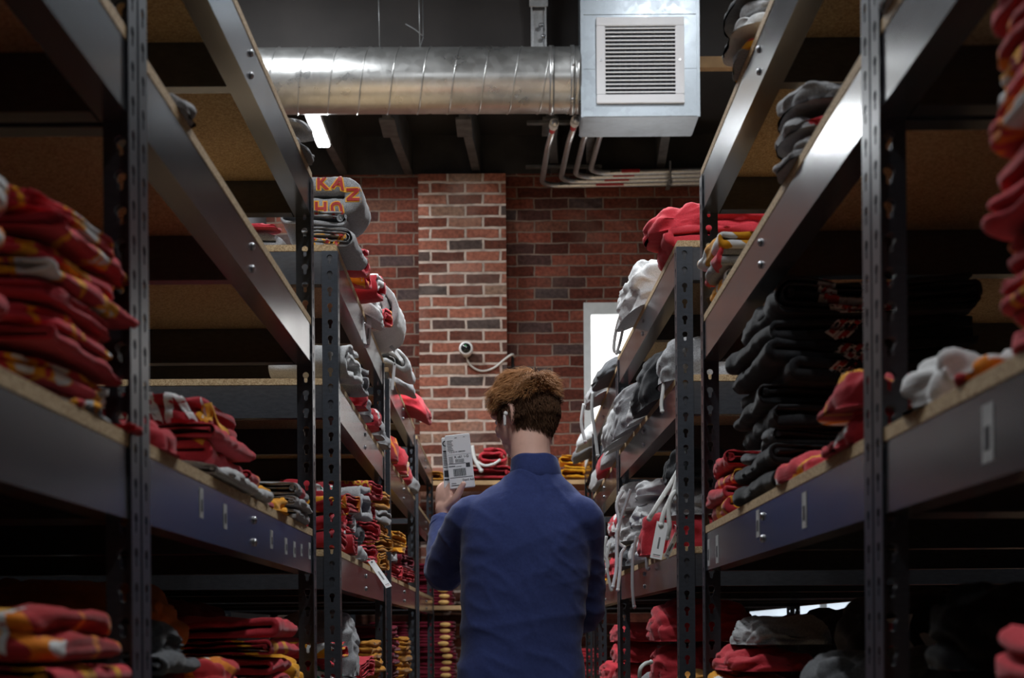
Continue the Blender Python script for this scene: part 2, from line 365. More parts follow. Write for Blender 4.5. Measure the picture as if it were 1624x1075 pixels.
# window
b = NB(); fw = .045
box(b, WX0, WX1, WY-.01, WY+.06, WZ1-fw*1.6, WZ1); box(b, WX0, WX1, WY-.01, WY+.06, WZ0, WZ0+fw)
box(b, WX0, WX0+fw, WY-.01, WY+.06, WZ0+fw, WZ1-fw*1.6); box(b, WX1-fw, WX1, WY-.01, WY+.06, WZ0+fw, WZ1-fw*1.6)
wf = struct('window_1', b, 'winframe')
b = NB(); box(b, WX0+fw, WX1-fw, WY+.03, WY+.04, WZ0+fw, WZ1-fw*1.6); struct('window_pane', b, 'winlight', wf)
b = NB(); box(b, 1.38, 2.6, WY, WY+.05, 1.38, 1.42); box(b, 1.38, 2.6, WY, WY+.05, 1.26, 1.28); box(b, 1.38, 1.42, WY, WY+.05, 1.28, 1.38); box(b, 2.56, 2.6, WY, WY+.05, 1.28, 1.38); box(b, 1.9, 1.94, WY, WY+.05, 1.28, 1.38)
wf2 = struct('window_2', b, 'winframe')
b = NB(); box(b, 1.42, 2.56, WY+.03, WY+.04, 1.28, 1.38); struct('window_pane', b, 'winlight2', wf2)
# rear low ceiling deck over the joists, soffit
b = NB(); box(b, -5, 5, 8.35, WY, 4.26, 4.36); struct('trim_2', b, 'ceil')
b = NB(); box(b, -5, 5, 8.32, 8.36, 4.31, 5.0); struct('trim_3', b, 'soffit')
b = NB(); box(b, .99, 2.2, 8.28, 8.34, 4.25, 4.31); tag(obj('timber_batten', b, 'timber'), 'orange-brown timber batten under dark soffit right of vent box', 'batten')

# ceiling joists (angled steel/timber), each its own thing
def joist(x, lab, w=.045, dx=0.0):
    b = NB()
    y0, y1 = 8.37, WY-.005
    z0, z1 = 4.02, 4.26
    vs_ = [b.verts.new(p) for p in ((x-w/2+dx, y0, z0), (x+w/2+dx, y0, z0), (x+w/2+dx, y0, z1), (x-w/2+dx, y0, z1), (x-w/2, y1, z0), (x+w/2, y1, z0), (x+w/2, y1, z1), (x-w/2, y1, z1))]
    for f in ((0, 1, 2, 3), (7, 6, 5, 4), (0, 4, 5, 1), (1, 5, 6, 2), (2, 6, 7, 3), (3, 7, 4, 0)): b.faces.new([vs_[i] for i in f])
    box(b, x-w/2-.018+dx, x+w/2+.018+dx, y0, y0+.3, z0-.012, z0)
    tag(obj('ceiling_joist', b, 'joist'), lab, 'joist', 'dark ceiling joists')
for x, lab in ((-1.5, 'dark ceiling joist hidden partly by top shelf of left rack'), (-1.02, 'dark ceiling joist beside the lit strip lamp'),
               (-.62, 'dusty ceiling joist left of the brick pier'), (-.2, 'dusty ceiling joist above the brick pier'),
               (.28, 'dark ceiling joist behind the four conduits'), (.5, 'dark ceiling joist just right of the four conduits'),
               (.93, 'dark ceiling joist behind the right corner of vent box'), (1.4, 'dark ceiling joist right of the vent box')):
    joist(x, lab, .05, -.05)

# ------------------------------------------------------------------ duct
def duct():
    y, z, r = 8.0, CAMZ+2.895, .166
    x0, x1 = -1.5, .372
    t = thing('spiral_duct', 'round galvanised spiral duct running under ceiling into the vent box', 'duct', (0, y, z))
    t.rotation_euler = (0, .004, 0)
    b = NB(); tube(b, [(x0+(x1-x0)*i/40, 0, 0) for i in range(41)], r, 64)
    obj('duct_pipe', b, 'galv', t, True)
    b = NB(); pitch = .158; turns = (x1-x0)/pitch; pts = []
    for i in range(int(turns*40)):
        a = 2*PI*i/40; pts.append((x0+pitch*i/40, math.sin(a)*r, math.cos(a)*r))
    tube(b, pts, .0042, 6)
    obj('spiral_seam', b, 'galv', t, True)
    b = NB(); cyl(b, (x1-.16, 0, 0), (x1-.135, 0, 0), r+.006, 64); cyl(b, (x1-.05, 0, 0), (x1-.03, 0, 0), r+.008, 64); cyl(b, (x1-.03, 0, 0), (x1+.004, 0, 0), r+.003, 64)
    obj('collar', b, 'galv', t, True)
    for k, (a, xx) in enumerate(((-.9, x1-.04), (.1, x1-.04), (-2.2, x1-.15), (-1.6, x1-.15))):
        b = NB(); cyl(b, (xx, math.sin(a-PI/2)*(-r)-.0, math.cos(a)*0), (xx, 0, 0), .004, 6)
        b.free()
        b = NB(); ellipsoid(b, (xx, -math.cos(a)*(r+.008), math.sin(a)*(r+.008)), (.008, .008, .008), 2); obj('screw', b, 'bolt', t, True)
duct()
def ventbox():
    x0, x1, yf, yb, z0 = .377, .982, 7.86, 8.19, CAMZ+2.655
    t = thing('vent_box', 'square galvanised sheet metal plenum box hanging from ceiling', 'vent box', ((x0+x1)/2, (yf+yb)/2, z0))
    hw, hd = (x1-x0)/2, (yb-yf)/2
    b = NB(); bevbox(b, -hw, hw, -hd, hd, 0, 1.14, .006); obj('plenum', b, 'galvbox', t)
    b = NB()
    for s in (-1, 1): box(b, s*hw-.012 if s > 0 else -hw-.004, hw+.004 if s > 0 else -hw+.012, -hd-.006, -hd, -.004, 1.14)
    box(b, -hw, hw, -hd-.005, -hd, .0, .02); box(b, -hw, hw, -hd-.004, -hd, .525, .535)
    box(b, -hw, hw, -hd-.002, -hd, .245, .249)
    obj('seam_strip', b, 'galvbox', t)
    # grille
    gx0, gx1, gz0, gz1 = -.226, .226, .062, .506
    yy = -hd-.004; fr = .046
    b = NB()
    bevbox(b, gx0, gx1, yy-.014, yy, gz1-fr, gz1, .003); bevbox(b, gx0, gx1, yy-.014, yy, gz0, gz0+fr, .003)
    bevbox(b, gx0, gx0+fr, yy-.014, yy, gz0+fr, gz1-fr, .003); bevbox(b, gx1-fr, gx1, yy-.014, yy, gz0+fr, gz1-fr, .003)
    g = obj('air_grille', b, 'grille', t)
    b = NB(); box(b, gx0+fr, gx1-fr, yy-.0015, yy, gz0+fr, gz1-fr); obj('grille_backing', b, 'darkvoid', g)
    n = 17
    for i in range(n):
        z = gz0+fr+.012+(gz1-gz0-2*fr-.024)*i/(n-1)
        b = NB(); box(b, gx0+fr-.002, gx1-fr+.002, yy-.012, yy-.005, z-.0032, z+.0032)
        obj('blade', b, 'grille', g)
    for i in range(12):
        x = gx0+fr+.016+(gx1-gx0-2*fr-.032)*i/11
        b = NB(); box(b, x-.0016, x+.0016, yy-.005, yy-.0015, gz0+fr, gz1-fr); obj('cross_blade', b, 'joist', g)
    for s in (-1, 1):
        b = NB(); cyl(b, (s*(gx1-fr/2), yy-.017, (gz0+gz1)/2), (s*(gx1-fr/2), yy-.013, (gz0+gz1)/2), .006, 12); obj('screw', b, 'bolt', g)
ventbox()
# struts and hangers above the duct
t = thing('strut_channel', 'galvanised strut channel dropping behind duct left of vent box', 'strut', (.165, 8.25, 4.2))
b = NB(); box(b, -.042, .042, .0, .01, -.1, .8); box(b, -.042, -.034, -.03, 0, -.1, .8); box(b, .034, .042, -.03, 0, -.1, .8); obj('channel', b, 'conduit', t)
b = NB(); box(b, -.05, .05, -.04, -.03, .36, .8); obj('bracket_plate', b, 'conduit', t)
for z in (.2, .26): b = NB(); ellipsoid(b, (.012 if z > .2 else .025, -.035, z-.0), (.014, .014, .012), 2); obj('bolt_head', b, 'bolt', t, True)
def wire(name, pts, r, mat, lab, cat, group=None):
    b = NB(); tube(b, pts, r, 8); return tag(obj(name, b, mat, None, True), lab, cat, group)
wire('hanger_wire', [px(600, -30, 8.0), px(602, 76, 8.0)], .003, 'strut', 'single thin steel wire holding up duct, left of the paired wires', 'wire', 'duct hanger wires')
wire('hanger_wire', [px(664, -30, 7.99), px(666, 74, 7.99)], .003, 'strut', 'left wire of the close pair holding up duct', 'wire', 'duct hanger wires')
wire('hanger_wire', [px(670, -30, 8.01), px(671, 60, 8.01), px(666, 76, 8.0)], .003, 'strut', 'right wire of the close pair holding up duct, with bent loose end', 'wire', 'duct hanger wires')
wire('wire_offcut', spline([px(643, 38, 7.99), px(660, 48, 7.99), px(671, 58, 8.0)], 4), .003, 'strut', 'short bent wire end sticking out of the paired duct wires', 'wire')

# conduits running under the joists then turning right along the wall
def conduit(i, xp, zt, lab):
    x = xp; yw = WY-.07-i*.034; r = .0165; R = .11
    z = zt
    pts = [(x+.05, 8.225, z+.015), (x+.02, 8.6, z+.005), (x, yw-R, z)]
    for k in range(1, 9):
        a = PI/2*k/8; pts.append((x+R-R*math.cos(a), yw-R+R*math.sin(a), z))
    pts += [(1.35, yw, z+.012), (3.0, yw, z+.012)]
    t = thing('metal_conduit', lab, 'conduit', (0, 0, 0), 0, 'ceiling conduits')
    b = NB(); tube(b, pts, r, 14); obj('conduit_pipe', b, 'conduit', t, True)
    b = NB(); cyl(b, (x+.045, 8.235, z+.014), (x+.042, 8.285, z+.0135), r+.009, 12); obj('coupling', b, 'plastic_w', t)
    b = NB(); cyl(b, (x+.042, 8.30, z+.0125), (x+.038, 8.36, z+.012), r+.0012, 12); obj('marker_tape', b, 'redtape', t)
    for (a0, a1, mm) in ((.78+.05*i, .95+.03*i, 'redtape'), (.56+.1*i, .62+.1*i, 'darktape')):
        b = NB(); cyl(b, (a0-.25, yw, z+.004), (a1-.25, yw, z+.006), r+.0012, 12); obj('marker_tape', b, mm, t)
for i, (xp, zt, lab) in enumerate(((.2, 3.925, 'leftmost of four parallel metal conduits bending right along brick wall'), (.315, 3.94, 'second metal conduit from left of four bending along wall'),
                     (.4, 3.955, 'third metal conduit from left of four bending along wall'), (.49, 3.97, 'rightmost of four metal conduits, emerging beneath the vent box'))):
    conduit(i, xp, zt, lab)
for (x0, x1, y, lab) in ((.1, .6, 8.42, 'flat steel strap across joists just behind round duct'), (.1, .56, 9.22, 'flat steel strap across conduits next to the brick wall')):
    b = NB(); box(b, x0, x1, y-.02, y+.02, 3.995, 4.01); tag(obj('steel_strap', b, 'joist'), lab, 'strap')
t = thing('pipe_clamp', 'small hanging clamp holding conduits near top of brick wall', 'clamp', (.97, WY-.14, 3.9))
b = NB(); box(b, -.012, .012, -.1, .1, 0, .006); obj('clamp_bar', b, 'strut', t)
b = NB(); cyl(b, (0, -.09, -.01), (0, -.09, .12), .006, 8); cyl(b, (0, -.09, -.02), (0, -.09, 0), .012, 6); obj('threaded_rod', b, 'conduit', t)

# ------------------------------------------------------------------ light fixtures
for i, (x, y0, y1, z, wt) in enumerate(FIXTURES):
    names = ['lit strip lamp under ceiling behind the duct at left', 'strip lamp above left rack, out over the aisle middle', 'strip lamp above right rack, out over the aisle middle',
             'strip lamp overhead left near the photographer', 'strip lamp overhead right near the photographer', 'strip lamp overhead left behind the photographer', 'strip lamp overhead right behind the photographer',
             'unseen strip lamp added high over the aisle to light vent box and wall', 'high strip lamp in front of the round duct at left']
    t = thing('strip_light', names[i], 'strip light', (x, (y0+y1)/2, z), 0, 'LED strip lights')
    L = (y1-y0)/2
    b = NB(); bevbox(b, -.040, .040, -L, L, .012, .05, .004); obj('light_housing', b, 'fixture', t)
    b = NB(); bevbox(b, -.034, .034, -L+.01, L-.01, 0, .013, .004); obj('diffuser', b, 'led', t)
    top = 5.0 if y1 < 8.3 else 4.26
    if top-z > .1:
        for s in (-1, 1):
            b = NB(); cyl(b, (0, s*L*.7, .05), (0, s*L*.7, top-z), .002, 6); obj('hanging_wire', b, 'strut', t)
    ld = bpy.data.lights.new('strip_glow', 'AREA'); ld.shape = 'RECTANGLE'; ld.size = .1; ld.size_y = y1-y0; ld.energy = wt*LAMP_POWER; ld.color = (.93, .97, 1)
    lo = bpy.data.objects.new('strip_glow', ld); C.objects.link(lo); lo.parent = t; lo.location = (0, 0, -.004)

# ------------------------------------------------------------------ security camera on the pier
p = px(739, 553, WY-.19)
t = thing('security_camera', 'small round white security camera mounted on brick pier', 'security camera', (p.x, WY-.11, p.z))
b = NB(); cyl(b, (0, -.02, -.01), (0, 0, -.01), .03, 24); obj('mount', b, 'plastic_w', t)
b = NB(); tube(b, [(0, -.02, -.005), (0, -.05, 0), (0, -.09, 0), (0, -.1, 0), (0, -.105, 0)], [.03, .042, .043, .041, .037], 32); obj('camera_body', b, 'plastic_w', t, True)
b = NB(); tube(b, [(0, -.104, 0), (0, -.109, 0)], [.031, .029], 28); obj('lens', b, 'lens', t, True)
b = NB(); cyl(b, (-.002, -.11, .014), (-.002, -.112, .014), .0035, 8); obj('indicator', b, 'glaze_green', t)
pc = [px(739, 562, WY-.14), px(745, 578, WY-.13), px(762, 588, WY-.12), px(782, 584, WY-.12), px(800, 570, WY-.12), px(812, 562, WY-.12), px(816, 566, WY-.02)]
wire('camera_cable', spline(pc, 6), .0065, 'cable_w', 'white cable drooping from security camera across brick pier', 'cable')
wire('camera_cable', [px(813, 566, WY-.02), px(814, 700, WY-.02), px(815, 900, WY-.02)], .009, 'cable_b', 'dark cable running down wall beside brick pier', 'cable')

# ------------------------------------------------------------------ racks
def key_cell():
    w2, h2 = .019, .01905
    outer = [(-w2, -h2), (w2, -h2), (w2, h2), (-w2, h2)]
    inner = []
    cy, R, nr = .0035, .0066, .0032
    for k in range(11):
        a = math.radians(-60+300*k/10); inner.append((R*math.cos(a), cy+R*math.sin(a)))
    inner += [(-nr, -.0105), (0, -.0125), (nr, -.0105)]
    tris = geometry.tessellate_polygon([[Vector((*p, 0)) for p in outer], [Vector((*p, 0)) for p in inner]])
    return outer+inner, tris
KP, KT = key_cell()
FW = .038; PITCH = .0381
_postmesh = {}
def flange(bm, H, axis, sgn, off):
    """perforated strip; axis 'x' = strip spans x (end flange), 'y' spans y; sgn direction from the corner"""
    n = int(H/PITCH)
    for i in range(n):
        vs_ = []
        for (u, v) in KP:
            a = sgn*(u+FW/2); z = (i+.5)*PITCH+v
            vs_.append(bm.verts.new((a, off, z) if axis == 'x' else (off, a, z)))
        for tri in KT:
            try: bm.faces.new([vs_[k] for k in tri])
            except ValueError: pass
    if H-n*PITCH > .004:
        z0, z1 = n*PITCH, H
        q = [(0, z0), (sgn*FW, z0), (sgn*FW, z1), (0, z1)]
        bm.faces.new([bm.verts.new((a, off, z) if axis == 'x' else (off, a, z)) for a, z in q])
def post_mesh(H, su, sy):
    k = (round(H, 3), su, sy)
    if k in _postmesh: return _postmesh[k]
    b = NB(); flange(b, H, 'x', su, 0); flange(b, H, 'y', sy, 0)
    bmesh.ops.remove_doubles(b, verts=b.verts, dist=.00005)
    bmesh.ops.recalc_face_normals(b, faces=b.faces)
    r = bmesh.ops.solidify(b, geom=b.faces[:], thickness=.0019)
    me = bpy.data.meshes.new('upright_post'); b.to_mesh(me); b.free(); me.materials.append(M['post'])
    _postmesh[k] = me; return me
BH = .077; BT = .0165
def rack(label, side, xn, xf, y0, y1, levels, H, depth=.914, group='grey boltless shelving racks', labels_on=()):
    L = y1-y0; rot = math.atan2(xf-xn, L) * 1.0
    # aisle face centre
    cx = (xn+xf)/2 + side*depth/2
    t = thing('shelving_rack', label, 'shelving rack', (cx, (y0+y1)/2, 0), -rot, group)
    hd, hl = depth/2, L/2
    for (sx, sy) in ((-side, -1), (-side, 1), (side, -1), (side, 1)):
        o = link('upright_post', post_mesh(H, -sx, -sy), t); o.location = (sx*hd, sy*hl, 0)
    g = .0035
    for li, z in enumerate(levels):
        zb = z-BT-BH
        for sx in (-side, side):       # side beams
            b = NB(); xo = sx*(hd-g)
            xa, xb2 = sorted((xo, xo-sx*.0022)); box(b, xa, xb2, -hl+g, hl-g, zb, z-BT)
            xa, xb2 = sorted((xo-sx*.0022, xo-sx*.036)); box(b, xa, xb2, -hl+.006, hl-.006, zb, zb+.0022)
            xa, xb2 = sorted((xo-sx*.0022, xo-sx*.02)); box(b, xa, xb2, -hl+.006, hl-.006, z-BT-.0022, z-BT-.0004)
            ob = obj('aisle_beam' if sx == -side else 'rear_beam', b, 'beam', t)
            if sx == -side:
                for zz in (zb+.022, zb+.058):
                    b = NB(); xo2 = xo+sx*.004
                    tube(b, [(xo, -.0, zz), (xo+sx*.003, 0, zz), (xo+sx*.005, 0, zz)], [.0065, .006, .003], 8); obj('bolt', b, 'bolt', ob, True)
                for (ly, lz, lw, lh) in (labels_on if li == LBL else ()):
                    b = NB(); xa, xb2 = sorted((xo, xo+sx*.0008)); box(b, xa, xb2, ly-lw/2, ly+lw/2, zb+lz-lh/2, zb+lz+lh/2)
                    lb = obj('barcode_label', b, 'tagshade', ob)
                    b = NB(); xa, xb2 = sorted((xo+sx*.0008, xo+sx*.0012)); box(b, xa, xb2, ly-lw*.22, ly+lw*.28, zb+lz-lh*.28, zb+lz+lh*.12)
                    obj('barcode', b, 'tagdark', lb)
        for sy in (-1, 1):             # end beams
            b = NB(); yo = sy*(hl-g)
            ya, yb = sorted((yo, yo-sy*.0022)); box(b, -hd+.008, hd-.008, ya, yb, zb, z-BT)
            ya, yb = sorted((yo-sy*.0022, yo-sy*.034)); box(b, -hd+.042, hd-.042, ya, yb, zb, zb+.0022)
            obj('end_beam', b, 'beam', t)
        b = NB(); box(b, -hd+.006, hd-.006, -.0011, .0011, zb+.004, z-BT-.001); box(b, -hd+.04, hd-.04, .0011, .03, zb+.004, zb+.006); obj('cross_tie', b, 'beam', t)
        b = NB(); bevbox(b, -hd+.0025, hd-.0025, -hl+.0025, hl-.0025, z-BT, z, .0012)
        obj('shelf_board', b, 'board', t)
    return t
LA = [.12, .50, .95, 1.41, 1.852, 2.164]; LB = [.12, .50, .93, 1.39, 1.795, 2.111]
LBL = 3
rack('nearest left shelving rack, its front post cut by the left edge', -1, -.412, -.412, .20, 1.692, LA, 2.145)
rack('second left shelving rack, with barcode stickers along its middle beam', -1, -.412, -.414, 1.700, 3.224, LA, 2.145, labels_on=[(-.42, .05, .022, .04), (-.25, .045, .024, .036), (.18, .038, .024, .032), (.35, .036, .026, .03), (.46, .036, .026, .03), (.56, .04, .02, .024), (.68, .045, .026, .034)])
rack('nearest right shelving rack, cut by the right edge of the photo', 1, .402, .402, .20, 1.692, LA, 2.145, labels_on=[(.35, .04, .03, .05)])
rack('second right shelving rack, holding the tall black hoodie stack', 1, .402, .402, 1.700, 3.224, LA, 2.145, labels_on=[(-.35, .04, .03, .05), (.05, .05, .03, .045), (.55, .035, .035, .055), (.68, .035, .03, .055)])
rack('third left shelving rack, with grey painted front post and lower top', -1, -.407, -.424, 3.60, 5.124, LB, 2.099)
rack('third right shelving rack, with grey painted front post and drooping drawstrings', 1, .392, .356, 3.60, 5.124, LB, 2.099)
rack('fourth left shelving rack, beyond the mustard stack', -1, -.42, -.426, 5.27, 6.79, LB, 2.07)
rack('fourth right shelving rack, just right of the man in blue', 1, .365, .36, 5.27, 6.79, LB, 2.07)
rack('farthest left shelving rack, next to the brick wall', -1, -.435, -.44, 7.1, 8.55, LB, 2.07)
rack('farthest right shelving rack, next to the brick wall', 1, .40, .41, 7.1, 8.55, LB, 2.07)
rack('shelving rack in the next aisle, glimpsed through the lower right shelf', 1, 2.05, 2.05, 5.2, 6.72, LB, 2.07)

# end rack on the brick wall, timber shelves
t = thing('timber_shelf_unit', 'pale timber shelf unit against the brick wall at the aisle end', 'shelving', (0, 9.06, 0))
EX = .95
for z in (.15, .74, 1.35, 2.075):
    b = NB(); bevbox(b, -EX, EX, -.2, .2, z-.026, z, .002); obj('shelf', b, 'timber', t)
for sx in (-1, 1):
    for sy in (-1, 1):
        b = NB(); xa, xb = sorted((sx*(EX+.001), sx*(EX+.04))); box(b, xa, xb, sy*.18-.02, sy*.18+.02, 0, 2.3); obj('upright_post', b, 'post', t)

# ------------------------------------------------------------------ garments
RNG = random.Random(7)
WAVE = [Vector((0, 0, 0)), 0.0]
def deform(me, seed, amp, freq, droop_x=None, side=1, dk=.42, ridge=0.0, fine=.0028):
    s = Vector((seed*3.17 % 50, seed*7.31 % 50, seed*1.73 % 50))
    NV = len(me.vertices); NR = [0.0]*NV*3
    me.vertices.foreach_get('normal', NR)
    CO = []
    for i_, v in enumerate(me.vertices): CO.append((v.co.copy(), Vector(NR[i_*3:i_*3+3])))
    OUT = []
    for p, nn in CO:
        d = nvec(p*freq+s)*amp + nvec(p*freq*2.7+s)*amp*.4
        if ridge:
            w_ = nvec(p*6+s)*.9
            q = Vector((p.x*9, p.y*11, p.z*19))+w_+s
            rr = 1-abs(nz(q))*2.4
            d -= nn*ridge*max(0, rr)**2
            q2 = Vector((p.x*24, p.y*20, p.z*30))+w_*1.6+s
            d -= nn*fine*max(0, 1-abs(nz(q2))*2.6)
        dz = nz(Vector((p.x*6, p.y*6, 0))+WAVE[0])*WAVE[1]
        fz = min(1, max(0, p.z/.02))
        c = p+Vector((d.x, d.y, (d.z+dz)*fz))
        if c.z < 0: c.z = 0.0005
        if droop_x is not None:   # beyond the board edge the cloth sags
            e = (-side*c.x)-droop_x
            if e > 0: c.z -= e*dk + e*e*1.6
        OUT.extend(c)
    me.vertices.foreach_set('co', OUT); me.update()
def roll_mesh(name, w, d, h, turns=1.6, seed=0, ystat=14, amp=.006, side=1, freq=7, droop=None, ridge=0.0, r0f=.3):
    """cloth wound as a flattened spiral: layers show at its ends, a smooth fold towards the aisle"""
    t = h/2/(turns+.5+r0f) if turns else h/2; r0 = r0f*t
    a = max(0, (w-h)/2)
    per = [0, .3, .5, .8, 1]
    n = max(16, int(turns*34))
    path = []
    if turns == 0:      # a plain U fold
        t = h/2; r = h/4; n = 26; a = max(0, (w-h)/2)
        for i in range(n+1):
            u = i/n
            if u < .3: path.append(((-a-h/4+(2*a+h/4)*u/.3, r), (0, 1)))
            elif u < .7: an = PI/2-PI*(u-.3)/.4; path.append(((a+r*math.cos(an), r*math.sin(an)), (math.cos(an), math.sin(an))))
            else: path.append(((a-(2*a+h/4)*(u-.7)/.3, -r), (0, -1)))
    for i in range(n+1 if turns else 0):
        q = turns*i/n; ph = (q) % 1; r = r0+t*q
        if ph < .3: an = -PI/2+PI*ph/.3; c = (a, 0); pt = (c[0]+r*math.cos(an), r*math.sin(an)); nr = (math.cos(an), math.sin(an))
        elif ph < .5: u = (ph-.3)/.2; pt = (a-2*a*u, r); nr = (0, 1)
        elif ph < .8: an = PI/2+PI*(ph-.5)/.3; pt = (-a+r*math.cos(an), r*math.sin(an)); nr = (math.cos(an), math.sin(an))
        else: u = (ph-.8)/.2; pt = (-a+2*a*u, -r); nr = (0, -1)
        path.append((pt, nr))
    b = NB(); rings = []
    m = side   # mirror so that the outer fold faces the aisle
    for j in range(ystat+3):
        if j == 0: y, th = -d/2, .38
        elif j == 1: y, th = -d/2+.25*t, .47
        elif j == ystat+2: y, th = d/2, .38
        elif j == ystat+1: y, th = d/2-.25*t, .47
        else: y, th = -d/2+.8*t+(d-1.6*t)*(j-2)/(ystat-2), .495
        ring = []
        for sg in (1, -1):
            for (pt, nr) in (path if sg == 1 else path[::-1]):
                ring.append(b.verts.new((-m*(pt[0]+nr[0]*t*th*sg), y, pt[1]+nr[1]*t*th*sg+h/2)))
        rings.append(ring)
    K = len(rings[0])
    for A, B in zip(rings, rings[1:]):
        for k in range(K): b.faces.new((A[k], A[(k+1) % K], B[(k+1) % K], B[k]))
    for R_ in (rings[0], rings[-1]):
        for i in range(n): b.faces.new((R_[i], R_[i+1], R_[K-2-i], R_[K-1-i]))
    bmesh.ops.recalc_face_normals(b, faces=b.faces)
    me = bpy.data.meshes.new(name); b.to_mesh(me); b.free()
    me.update(); deform(me, seed, amp, freq, droop, side, ridge=ridge)
    for p_ in me.polygons: p_.use_smooth = True
    return me
def slab_mesh(name, w, d, h, layers=3, seed=0, amp=.006, side=1, freq=7, droop=None, ridge=0.0):
    """folded garment: rounded slab whose rim shows the stacked layers"""
    NP = 72; per = 7; b = NB(); s = Vector((seed*1.37 % 40, seed*.71 % 40, 0))
    rows = []
    for L in range(layers):
        lo = noise.noise(Vector((seed, L*3.3, 0)))
        for k in range(per):
            f = k/(per-1); z = (L+f)/layers
            bulge = math.sqrt(max(0, 1-(2*f-1)**2)); rows.append((z, 1-bulge, L))
    rings = []
    for (z, ins, L) in rows:
        ring = []
        for k in range(NP):
            a = 2*PI*k/NP; ca, sa = math.cos(a), math.sin(a); ex = .42
            x = w/2*math.copysign(abs(ca)**ex, ca); y = d/2*math.copysign(abs(sa)**ex, sa)
            wob = nz(Vector((ca*1.5, sa*1.5, L*2.7))+s)*.016
            r_in = ins*h/layers*.6 + (0.004+wob if L else wob*.5)
            dd = Vector((x, y, 0)); q = dd*(1-min(.5, max(0, r_in)/max(.02, dd.length)))
            zz = z*h+nz(Vector((ca*2, sa*2, z*3))+s)*h*.09*(1 if 0 < z < 1 else 0)
            ring.append(b.verts.new((q.x, q.y, zz)))
        rings.append(ring)
    for f in (.8, .5, .2):
        rings.append([b.verts.new((v.co.x*f, v.co.y*f, h+h*.10*(1-f))) for v in rings[len(rows)-1]])
    rings.insert(0, [b.verts.new((v.co.x*.6, v.co.y*.6, 0)) for v in rings[0]])
    for A, B in zip(rings, rings[1:]):
        for k in range(NP): b.faces.new((A[k], A[(k+1) % NP], B[(k+1) % NP], B[k]))
    b.faces.new(rings[0][::-1]); b.faces.new(rings[-1])
    bmesh.ops.recalc_face_normals(b, faces=b.faces)
    me = bpy.data.meshes.new(name); b.to_mesh(me); b.free(); me.update()
    deform(me, seed, amp, freq, droop, side, ridge=ridge)
    for p_ in me.polygons: p_.use_smooth = True
    return me
def bundle_mesh(name, w, d, h, seed=0, amp=.02, side=1, droop=None, ridge=.02, freq=7, sub=4, flat=.35):
    """a crumpled, loosely folded garment"""
    b = NB(); bmesh.ops.create_icosphere(b, subdivisions=sub, radius=1)
    for v in b.verts:
        c = v.co
        x = math.copysign(abs(c.x)**.58, c.x)*w/2; y = math.copysign(abs(c.y)**.62, c.y)*d/2
        z = c.z
        z = (z+flat)/(1+flat) if z > -flat else 0
        v.co = (x, y, z*h)
    me = bpy.data.meshes.new(name); b.to_mesh(me); b.free(); me.update()
    deform(me, seed, amp, freq, None, side, ridge=ridge)
    me.update(); deform(me, seed+3, amp*.35, freq*2.3, droop, side, ridge=ridge*.45)
    for p_ in me.polygons: p_.use_smooth = True
    return me
_seed = [100]
CATS = {'r': 'folded_sweatshirt', 's': 'folded_shirt', 'b': 'hoodie'}
def face_x(side, y):
    """aisle face of the racks"""
    if y < 3.4: return .402 if side > 0 else .412
    if y < 5.2: f = (y-3.6)/1.524; return .392-.036*f if side > 0 else .407+.017*f
    if y < 6.9: return .363 if side > 0 else .423
    return .405 if side > 0 else .437
def garment(kind, side, e, y0, y1, z, h, w, mat, label, group=None, turns=1.5, droop=False, rz=0.0, ridge=None, name=None, sub=4, amp=None, r0f=.12, cat=None):
    """e: how far past the shelf edge towards the aisle; y0..y1 along the aisle; w into the shelf"""
    _seed[0] += 1; sd = _seed[0]
    d = y1-y0; yc = (y0+y1)/2
    xf = face_x(side, yc)-e
    X = side*(xf+w/2)
    dr = None
    if droop: dr = w/2-e-.004
    nm = name or {'x': 'rolled_sweatshirt', 'r': 'folded_sweatshirt', 's': 'folded_shirt', 'b': 'crumpled_hoodie'}[kind]
    big = d > .12
    if kind == 'r': me = roll_mesh(nm, w, d, h, turns, sd, 15 if big else 10, amp if amp is not None else .009, side, 7, dr, ridge or .006, r0f)
    elif kind == 'x': me = roll_mesh(nm, d, w, h, turns, sd, 12, amp if amp is not None else .011, 1, 7, None, ridge or .007, max(r0f, .35)); rz += PI/2+side*.12
    elif kind == 's': me = slab_mesh(nm, w, d, h, max(2, int(turns+1.2)), sd, amp if amp is not None else .009, side, 7, dr, ridge or .006)
    else: me = bundle_mesh(nm, w, d, h, sd, amp if amp is not None else .009, side, dr, ridge if ridge is not None else .014, 7, sub+1 if (sub == 4 and y0 < 4.7) else sub)
    o = link(nm, me, None, mat)
    o.location = (X, yc, z); o.rotation_euler = (0, 0, rz)
    if cat is None: cat = {'x': 'sweatshirt', 'r': 'sweatshirt', 's': 'shirt', 'b': 'hoodie'}[kind]
    tag(o, label, cat, group)
    return o
ORD = ['topmost']+[k+' down' for k in 'second third fourth fifth sixth seventh eighth ninth tenth eleventh twelfth thirteenth fourteenth fifteenth sixteenth'.split()]
